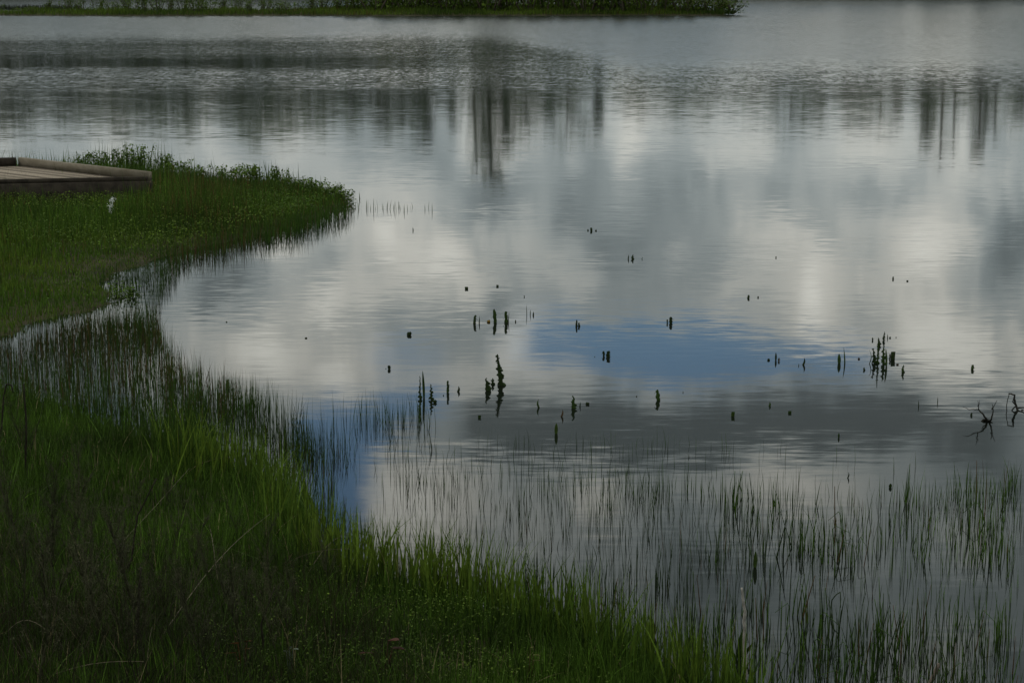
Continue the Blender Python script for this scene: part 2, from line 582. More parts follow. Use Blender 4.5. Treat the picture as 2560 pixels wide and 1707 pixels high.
ii = (np.arange(len(wys) - 1)[:, None] * len(wxs) + np.arange(len(wxs) - 1)[None, :]).ravel()
water = obj('water', np_mesh('water', np.column_stack([GX.ravel(), GY.ravel(), np.zeros(GX.size)]),
                             [np.stack([ii, ii + 1, ii + 1 + len(wxs), ii + len(wxs)], 1)], M_WATER))
tag(water, kind='structure')


# ------------------------------------------------------------------ scatter helpers
def scatter(poly, n, dens=None):
    poly = np.asarray(poly, float)[:, :2]
    lo, hi = poly.min(0), poly.max(0)
    out = np.zeros((0, 2))
    while len(out) < n:
        P = rng.uniform(lo, hi, (n * 2, 2))
        P = P[poly_sd(P, poly) > 0]
        if dens is not None:
            P = P[rng.random(len(P)) < dens(P)]
        out = np.vstack([out, P])
        if len(P) == 0: break
    return out[:n]


def grow(poly, m=.5):
    c = np.mean(np.asarray(poly)[:, :2], 0)
    p = np.asarray(poly)[:, :2] - c
    L = np.linalg.norm(p, axis=1)[:, None]
    return p * (1 + m / L) + c


LAND = lambda P: np.clip((height(P) + .07) / .09, 0, 1)
NEAR_SPIT = lambda P: np.where(poly_sd(P, SPIT) > -.55, LAND(P), 0)
NEAR_BANK = lambda P: np.where(poly_sd(P, BANK) > -.5, LAND(P), 0)


def on_ground(P, sink=.01):
    z = height(P)
    return np.column_stack([P, np.maximum(z, -.12) - sink])


def tint(P, c1, c2, c3=None, s=1.1, seed=5, p3=.12, jit=.25):
    n = len(P)
    f = np.clip(.5 + .9 * vnoise(P, s, seed) + rng.normal(0, .2, n), 0, 1)[:, None]
    c = np.asarray(c1)[None] * (1 - f) + np.asarray(c2)[None] * f
    if c3 is not None:
        pr = p3 * (1 + 2.5 * vnoise(P, s * .8, seed + 9))
        mk = rng.random(n) < pr
        c[mk] = np.asarray(c3)
    return c * np.exp(rng.normal(0, jit, (n, 1)))


G_DARK, G_MID, G_YEL = (.030, .056, .010), (.050, .098, .012), (.084, .130, .016)
BROWN, STRAW = (.085, .060, .020), (.18, .15, .08)

# near bank grass ------------------------------------------------------------
VIEW = [(-1.5, 4.5), (1.6, 4.5), q(2450, 1700)[:2], q(2450, 850)[:2], q(-150, 850)[:2]]


def in_view(P, m=.3):
    return np.abs(P[:, 0]) < P[:, 1] * .262 + m


g = Geo()
P = scatter([(-1.8, 5.5), (3.2, 5.5), (3.2, 10), (0, 13), (-1.5, 18.5), (-5.5, 18.5)], 125000, NEAR_BANK)
P = P[in_view(P, .5)]
B = on_ground(P)
sdv = poly_sd(P, BANK)
hh = rng.gamma(6, .025, len(P)) * (1 + .50 * vnoise(P, 2.3, 4)) * (1 + .35 * vnoise(P, 7, 14)) * np.where(sdv < .5, 1.15, .95)
blades(g, B, hh, rng.uniform(.004, .009, len(P)), np.where(rng.random(len(P)) < .12, rng.uniform(.6, 1.3, len(P)), np.abs(rng.normal(.18, .18, len(P)))), cols=tint(P, np.array(G_DARK) * .7, G_MID, STRAW, 2.2, 5, .015, .4))
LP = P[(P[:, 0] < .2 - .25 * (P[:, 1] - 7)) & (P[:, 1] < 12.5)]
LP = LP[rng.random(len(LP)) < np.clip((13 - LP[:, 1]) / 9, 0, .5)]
blades(g, on_ground(LP) + [.01, 0, 0], rng.uniform(.12, .34, len(LP)), .004, np.abs(rng.normal(.5, .4, len(LP))), cols=tint(LP, (.030, .024, .014), (.020, .022, .010), STRAW, 2, 6, .02))  # dead litter blades, coloured darker to stand in for shade at lower left
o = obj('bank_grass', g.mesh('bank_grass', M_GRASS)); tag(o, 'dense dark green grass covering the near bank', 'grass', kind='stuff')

# low leafy ground cover among the grass, nearer the camera
g = Geo()
P = scatter([q(560, 1440)[:2], q(700, 1380)[:2], q(900, 1420)[:2], q(1250, 1440)[:2], q(1500, 1540)[:2], q(1650, 1600)[:2], (1.6, 7.0), (-1.5, 7.0)], 15000,
            lambda P: np.clip(.5 + 1.5 * vnoise(P, 3, 8), 0.05, 1))
B = on_ground(P)
B[:, 2] += rng.uniform(.03, .20, len(P))
leaves(g, B, rng.uniform(.007, .018, len(P)), tint(P, G_DARK, G_YEL, None, 2, 3), .5, .8)
o = obj('clover', g.mesh('clover', M_LEAF)); tag(o, 'small round leaved ground cover in the near grass', 'ground cover', kind='stuff')

# tall sedge fringe at the water's edge of the near bank
g = Geo()
bp = np.array(BANK[1:19])
cent = []
for k in range(120):
    i = random.randrange(3, len(bp) - 1)
    f = random.random()
    p = bp[i] * (1 - f) + bp[i + 1] * f + rng.normal(0, .10, 2)
    cent.append((p, random.randint(6, 18)))
PP = np.vstack([c + rng.normal(0, .07, (k, 2)) for c, k in cent])
hh = rng.uniform(.25, .58, len(PP))
blades(g, on_ground(PP), hh, rng.uniform(.009, .017, len(PP)), np.abs(rng.normal(.14, .18, len(PP))), cols=tint(PP, G_MID, G_YEL, None, 2, 3), seg=5)
o = obj('sedge', g.mesh('sedge', M_GRASS)); tag(o, 'taller sword shaped green blades fringing the near shoreline', 'grass', kind='stuff')

# spit on the left ------------------------------------------------------------
g = Geo()
P = scatter([(-4, 19), (-2.5, 30), (-2, 42), (-12, 44), (-9, 19)], 120000, NEAR_SPIT)
P = P[in_view(P, .6)]
B = on_ground(P)
hh = rng.gamma(6, .034, len(P)) * (1 + .45 * vnoise(P, 1.2, 4)) * (1 + .4 * vnoise(P, 4.5, 14))
hh *= .4 + .6 * np.clip((poly_sd(P, SPIT) + .3) / 1.5, 0, 1)
lawn = np.clip((29 - P[:, 1]) / 3, 0, 1)
hh *= 1 - .5 * lawn
spit_c = tint(P, G_DARK, G_MID, BROWN, 1.3, 6, .12, .35)
spit_c = np.where((rng.random(len(P)) < lawn * .8)[:, None], tint(P, G_MID, G_YEL, None, 2, 8), spit_c)
blades(g, B, hh, rng.uniform(.006, .012, len(P)), np.abs(rng.normal(.12, .12, len(P))), cols=spit_c, seg=3)
o = obj('marsh_grass', g.mesh('marsh_grass', M_GRASS)); tag(o, 'green marsh grass covering the spit around the wooden platform', 'grass', kind='stuff')
g = Geo()
P = scatter(SPIT, 34000, lambda P: np.clip(.25 + 1.2 * vnoise(P, .9, 12), 0.03, 1))
P = P[in_view(P, .6)]
B = on_ground(P)
B[:, 2] += rng.uniform(.05, .26, len(P))
leaves(g, B, rng.uniform(.018, .036, len(P)), tint(P, G_MID, G_YEL, None, 1, 3), .5, .8)
o = obj('marsh_herbs', g.mesh('marsh_herbs', M_LEAF)); tag(o, 'low leafy herbs mixed into the spit grass', 'ground cover', kind='stuff')

# rushes standing in the shallows ----------------------------------------------
RUSH_D, RUSH_G, RUSH_B = (.018, .034, .008), (.036, .078, .010), (.070, .045, .020)
g = Geo()


def rush_field(poly, n, hmin, hmax, wd=(.003, .006), dens=None, lean=.12, cols=None, seg=3):
    P = scatter([q(*p)[:2] for p in poly], n, dens)
    P = P[in_view(P, .5)]
    B = np.column_stack([P, np.full(len(P), -.06)])
    hh = rng.uniform(hmin, hmax, len(P)) + .06
    blades(g, B, hh, rng.uniform(*wd, len(P)), np.abs(rng.normal(0, lean, len(P))), cols=tint(P, RUSH_D, RUSH_G, RUSH_B, 1.1, 21, .35 if cols else .15), seg=seg)


clump = lambda s, seed, lo=.03: (lambda P: np.clip(.35 + 1.6 * vnoise(P, s, seed), lo, 1))
rush_field([(-60, 815), (60, 792), (150, 765), (260, 738), (350, 725), (372, 775), (420, 850), (470, 880), (440, 1040), (250, 985), (100, 950), (-60, 930)], 4700, .14, .33, (.004, .007), dens=clump(2.0, 31, .3))
rush_field([(380, 850), (480, 880), (600, 930), (700, 960), (720, 1060), (680, 1150), (560, 1110), (380, 1040)], 1900, .12, .30, (.004, .007), dens=clump(2.6, 32, .25), cols='brown')
rush_field([(640, 955), (860, 950), (1000, 960), (1010, 1030), (900, 1080), (700, 1085), (640, 1040)], 520, .12, .26, dens=clump(3, 33))
rush_field([(210, 625), (320, 600), (420, 580), (410, 640), (370, 700), (300, 700), (230, 665)], 700, .12, .26, (.004, .007), dens=clump(2, 34, .1))
rush_field([(320, 590), (480, 553), (560, 538), (700, 510), (790, 476), (820, 478), (800, 500), (690, 545), (520, 585), (400, 610)], 1500, .15, .32, (.005, .009), dens=clump(1.4, 35, .15))
rush_field([(700, 1080), (760, 1100), (800, 1180), (860, 1250), (780, 1310), (720, 1270), (680, 1190)], 300, .10, .22, dens=clump(3, 36, .1))
rush_field([(780, 1290), (900, 1290), (1060, 1320), (1200, 1350), (1380, 1420), (1500, 1480), (1640, 1560), (1560, 1610), (1380, 1530), (1150, 1430), (1000, 1380), (860, 1350)], 800, .14, .32, (.004, .008), dens=clump(2.5, 37, .2), cols=None)
rush_field([(900, 1020), (1600, 1020), (2352, 1080), (2400, 1600), (1700, 1600), (1200, 1380), (900, 1280)], 900, .07, .20, (.003, .005), dens=clump(1.6, 38, .1))
o = obj('rushes', g.mesh('rushes', M_RUSH)); tag(o, 'thin dark rushes crowding the shallow water by the left shore', 'rushes', kind='stuff')

# countable reed stems in open water: the largest ones are things, the many small ones stay one mass ------
stems = []   # x, y, height, lean, yaw, width


def tufts(x0, x1, y0, y1, n, k, hlo, hhi, spread=.10, wlo=.0035, whi=.006, lean=.12):
    for _ in range(n):
        c = q(random.uniform(x0, x1), random.uniform(y0, y1))
        hs = random.uniform(.75, 1.15)
        for _ in range(random.randint(*k)):
            stems.append((c[0] + random.gauss(0, spread), c[1] + random.gauss(0, spread * 1.2), random.uniform(hlo, hhi) * hs,
                          abs(random.gauss(0, lean)), random.uniform(0, 6.28), random.uniform(wlo, whi)))


tufts(850, 1050, 1000, 1120, 16, (2, 5), .06, .16)
tufts(850, 1250, 1090, 1260, 40, (2, 6), .05, .15)
tufts(1150, 1600, 1070, 1260, 60, (2, 6), .06, .17)
tufts(1440, 1545, 1120, 1150, 9, (6, 12), .10, .22)
tufts(1280, 1440, 1110, 1180, 12, (4, 8), .08, .18)
tufts(1600, 2360, 1120, 1300, 60, (3, 8), .11, .24, .08, .0045, .009, .14)
tufts(1640, 1700, 1160, 1200, 3, (6, 10), .16, .26, .06, .004, .008)
tufts(1800, 1960, 1210, 1290, 9, (5, 10), .15, .30, .07, .005, .009, .16)
tufts(2060, 2352, 1110, 1290, 26, (3, 8), .12, .26, .08, .005, .009, .14)
tufts(2230, 2370, 1110, 1170, 12, (5, 10), .10, .22)
tufts(1150, 1600, 1280, 1440, 44, (3, 7), .10, .24, .09, .004, .008, .14)
tufts(1300, 1900, 1390, 1600, 64, (3, 9), .12, .28, .09, .004, .008, .15)
tufts(1800, 2360, 1430, 1640, 76, (4, 10), .10, .24, .09, .004, .008, .16)
tufts(1850, 2130, 1480, 1540, 8, (6, 12), .14, .26, .06, .004, .008, .2)
tufts(1780, 2352, 1300, 1440, 8, (1, 3), .08, .2)
for _ in range(750):      # single stems scattered evenly through the belt
    c = q(random.uniform(1350, 2380), random.uniform(1130, 1330) if random.random() < .6 else random.uniform(1330, 1640))
    stems.append((c[0], c[1], random.uniform(.08, .20), abs(random.gauss(0, .14)), random.uniform(0, 6.28), random.uniform(.0035, .006)))
bank_sd = poly_sd(np.array([s[:2] for s in stems]), BANK)
stems = [s for s, d in zip(stems, bank_sd) if d < .1 and abs(s[0]) < s[1] * .255 + .02]
stems.sort(key=lambda s: -s[2] / s[1])
def zone(x, y):
    if y > 1320:
        if x > 2200: return 'in the bottom right corner of the pond'
        if x > 2000: return 'in the crowded stand left of the bottom right corner'
        if x > 1800: return 'right of the leaning grey stick'
        if x > 1640: return 'around the pale dead stick'
        if x > 1420: return 'between the near sedge and the pale dead stick'
        return 'close against the sedge of the near bank'
    if x > 2200: return 'by the right edge below the dead twig'
    if x > 2000: return 'in the right hand belt left of the dead twig'
    if x > 1800: return 'in the middle of the right hand rush belt'
    if x > 1600: return 'at the left end of the right hand rush belt'
    if x > 1380: return 'in the small dense patch below the dark reflection'
    return 'in the sparse patch below the dark reflection'


def to_px(p):
    c, s = math.cos(R(PITCH)), math.sin(R(PITCH))
    dz_ = p[2] - CAM_H
    f = p[1] * c - dz_ * s
    u = p[1] * s + dz_ * c
    return (1280 + F_PX * p[0] / f) / K, (853.5 - F_PX * u / f) / K


protos, kinks = [], []
for k in range(14):
    gg = Geo()
    h0 = .25
    ln = abs(random.gauss(0, .06))
    kink = k in (3, 9)
    ks = random.uniform(.5, .9)
    kinks.append(kink)
    pts = []
    a0 = random.uniform(0, 6.28)
    for tt in np.linspace(-.05, h0, 8):
        f = max(tt, 0) / h0
        off = ln * h0 * f ** 1.6
        if kink and f > .6: off += (f - .6) * h0 * ks
        zz = tt if not (kink and f > .6) else .6 * h0 - (f - .6) * h0 * .55
        pts.append((math.cos(a0) * off, math.sin(a0) * off, zz))
    cc = np.array([RUSH_G, RUSH_D, G_MID, RUSH_G, (.045, .07, .018), RUSH_B][k % 6])
    gg.tube(pts, np.linspace(.0038, .0013, 8), 5, cc)
    protos.append(gg.mesh('reed_stem', M_RUSH, True))
GRP = 'separate rush stems standing in open water'
for k, s in enumerate(stems[:300]):
    o = obj('reed_stem', protos[k % 14], loc=(s[0], s[1], 0))
    sz = s[2] / .25
    o.scale = (sz ** .5 * s[5] / .0055, sz ** .5 * s[5] / .0055, sz)
    tilt = random.gauss(0, .15)
    o.rotation_euler = (random.gauss(0, .06), tilt, s[4])
    x_, y_ = to_px((s[0], s[1], 0))
    shade_ = ('green', 'dark', 'bright green', 'green', 'yellowish green', 'brown')[(k % 14) % 6]
    size_ = 'tall' if s[2] > .24 else 'medium' if s[2] > .18 else 'short'
    lb = size_ + ' ' + shade_ + (' kinked' if kinks[k % 14] else ' leaning' if abs(tilt) > .15 else '') + ' rush ' + zone(x_, y_)
    tag(o, lb, 'rush', GRP)
rest = stems[300:]
g = Geo()
S = np.array(rest)
blades(g, np.column_stack([S[:, 0], S[:, 1], np.full(len(S), -.05)]), S[:, 2] + .05, S[:, 5], S[:, 3] * .9, S[:, 4], cols=tint(S[:, :2], RUSH_D, G_MID, RUSH_B, 1, 3, .12), seg=3)
o = obj('small_rushes', g.mesh('small_rushes', M_RUSH)); tag(o, 'fine short rush tips dotting the open shallow water', 'rushes', kind='stuff')


# ------------------------------------------------------------------ leaves and stubs standing in the open water
def strip(gg, pts, wid, col, yaw=0.0, fold=.25):
    """leaf of given half-widths along a spine, folded along its midrib, with some thickness"""
    pts = np.asarray(pts, float)
    n = len(pts)
    u = np.array([math.cos(yaw), math.sin(yaw), 0])
    v = np.array([-math.sin(yaw), math.cos(yaw), 0])
    wid = np.asarray(wid, float)
    wl, wr = (wid[:, 0], wid[:, 1]) if wid.ndim == 2 else (wid, wid)
    th = .0012
    L = pts - u * wl[:, None] - v * (wl * fold)[:, None]
    C = pts
    Rr = pts + u * wr[:, None] - v * (wr * fold)[:, None]
    V = np.concatenate([L, C, Rr, L + v * th, C + v * th * 2, Rr + v * th])
    Q = []
    for i in range(n - 1):
        for a, b_ in ((0, n), (n, 2 * n), (4 * n, 3 * n), (5 * n, 4 * n), (2 * n, 5 * n), (3 * n, 0)):
            Q.append((a + i, b_ + i, b_ + i + 1, a + i + 1))
    gg.add(V, Q, None, col)


LC = {'g': (.040, .075, .016), 'd': (.030, .050, .016), 'y': (.30, .19, .03), 'b': (.13, .085, .045), 'k': (.018, .017, .013), 'l': (.06, .10, .02)}


def stub(kind, h, wd, rs, colk='g'):
    """mesh of one leaf/stem, origin at the waterline"""
    r = random.Random(rs)
    gg = Geo()
    c = np.array(LC[colk])
    if kind in ('blade', 'thin', 'ragged', 'block', 'curl'):
        n = 16
        ts = np.linspace(-.12, 1, n)
        z = ts * h
        lean = r.uniform(-.10, .10) * h
        x = lean * np.clip(ts, 0, 1) ** 1.5
        if kind == 'curl':
            x = x + math.copysign(.30, r.uniform(-1, 1)) * h * np.sin(np.clip(ts, 0, 1) * math.pi * .9) * .5
        y = .12 * h * np.clip(ts, 0, 1) ** 2 * r.choice((-1, 1))
        hw = wd * .5
        if kind == 'blade': pr = np.sin(np.clip(.22 + .78 * ts, 0.02, 1) * math.pi) ** .7
        elif kind in ('thin', 'curl'): pr = np.clip(1.05 - ts ** 2, .15, 1)
        elif kind == 'block': pr = np.full(n, .95)
        else: pr = np.clip(1.15 - .3 * ts, .2, 1.1)
        wl, wr = hw * pr, hw * pr
        if kind in ('ragged', 'block'):
            a = 0.38 if kind == 'ragged' else .10
            jl = np.repeat([r.uniform(1 - a, 1 + a * .4) for _ in range(n // 2)], 2)
            jr = np.repeat([r.uniform(1 - a, 1 + a * .4) for _ in range(n // 2)], 2)
            wl, wr = wl * jl, wr * np.roll(jr, 1)
        if kind == 'ragged':
            x = x + np.array([r.uniform(-.05, .05) * hw * 2 for _ in range(n)])
            wl[-1] *= .3; wr[-1] *= .5; wl[-2] *= .7
        strip(gg, np.column_stack([x, y + 0 * z, z]), np.column_stack([wl, wr]), c, r.uniform(-.5, .5))
        if kind == 'ragged' and h > wd * 1.5:      # a torn side flap
            k = r.randint(6, 11)
            s_ = r.choice((-1, 1))
            p0 = np.array([x[k], 0, z[k]])
            pts = [p0 + np.array([s_ * wd * .9 * f, -.3 * wd * f, wd * (.7 * f - .9 * f * f)]) for f in np.linspace(0, 1, 5)]
            strip(gg, pts, hw * .5 * np.array([1, .9, .8, .5, .15]), c * .9, 1.2)
    elif kind == 'leafy':
        n = 12
        ts = np.linspace(-.1, 1, n)
        x = r.uniform(-.12, .12) * h * np.clip(ts, 0, 1) + np.array([r.uniform(-.10, .10) * wd for _ in range(n)])
        pts = np.column_stack([x, 0 * ts, ts * h])
        strip(gg, pts, wd * .36 * np.clip(1.25 - .95 * ts, .2, 1), c, r.uniform(-.3, .3))
        nl = int(min(16, max(5, h / wd * 3)))
        for j in range(nl):
            f = (j + r.random()) / nl
            p0 = np.array([np.interp(f, ts, x), 0, f * h])
            s_ = -1 if (j + int(f * 7)) % 2 else 1
            L = wd * r.uniform(.55, .95) * (1.15 - .80 * f)
            up_ = r.uniform(-.5, 1.1)
            pp = [p0 + np.array([s_ * L * g_, r.uniform(-.2, .2) * L * g_, L * (up_ * g_ - .5 * g_ * g_)]) for g_ in np.linspace(0, 1, 5)]
            pp = np.array(pp)
            # broad little torn leaf, turned to show its face
            d = pp[-1] - pp[0]; nrm = np.array([-d[2], 0, d[0]]); nrm /= np.linalg.norm(nrm) + 1e-9
            wv_ = L * r.uniform(.32, .60) * np.array([.5, 1, .9, .7, .15])
            A_ = pp + nrm * wv_[:, None]; B_ = pp - nrm * wv_[:, None]; A_[:, 1] += .1 * L; 
            V_ = np.concatenate([A_, pp, B_, A_ + [0, .0015, 0], pp + [0, .002, 0], B_ + [0, .0015, 0]])
            Q_ = []
            for i in range(4):
                for a, b_ in ((0, 5), (5, 10), (20, 15), (25, 20), (10, 25), (15, 0)):
                    Q_.append((a + i, b_ + i, b_ + i + 1, a + i + 1))
            gg.add(V_, Q_, None, c * r.uniform(.8, 1.25))
    elif kind == 'blob':
        for k in range(5):
            a = r.uniform(-.8, .8)
            L = h * r.uniform(.7, 1.0)
            pts = [(math.sin(a) * wd * .45 * f + r.uniform(-.03, .03) * wd, r.uniform(-.15, .15) * wd, -.1 * h + L * 1.1 * f * (1 - .25 * f * abs(a))) for f in np.linspace(0, 1, 6)]
            strip(gg, pts, wd * .28 * np.array([.6, .95, 1, .85, .6, .1]), c * r.uniform(.8, 1.2), a * .8, .35)
    return gg.mesh('leaf', M_LEAF)


def c4(x, y): return 900 + x / 2.4125, 500 + y / 2.4125
def c5(x, y): return 1700 + x / 2.6128, 600 + y / 2.6128
def c3(x, y): return x / 2.45, 320 + y / 2.45
def c6(x, y): return x / 2.6133, 800 + y / 2.6133
def c8(x, y): return 1100 + x / 1.611, 1100 + y / 1.611
SC = {c4: 2.4125, c5: 2.6128, c3: 2.45, c6: 2.6133, c8: 1.611}

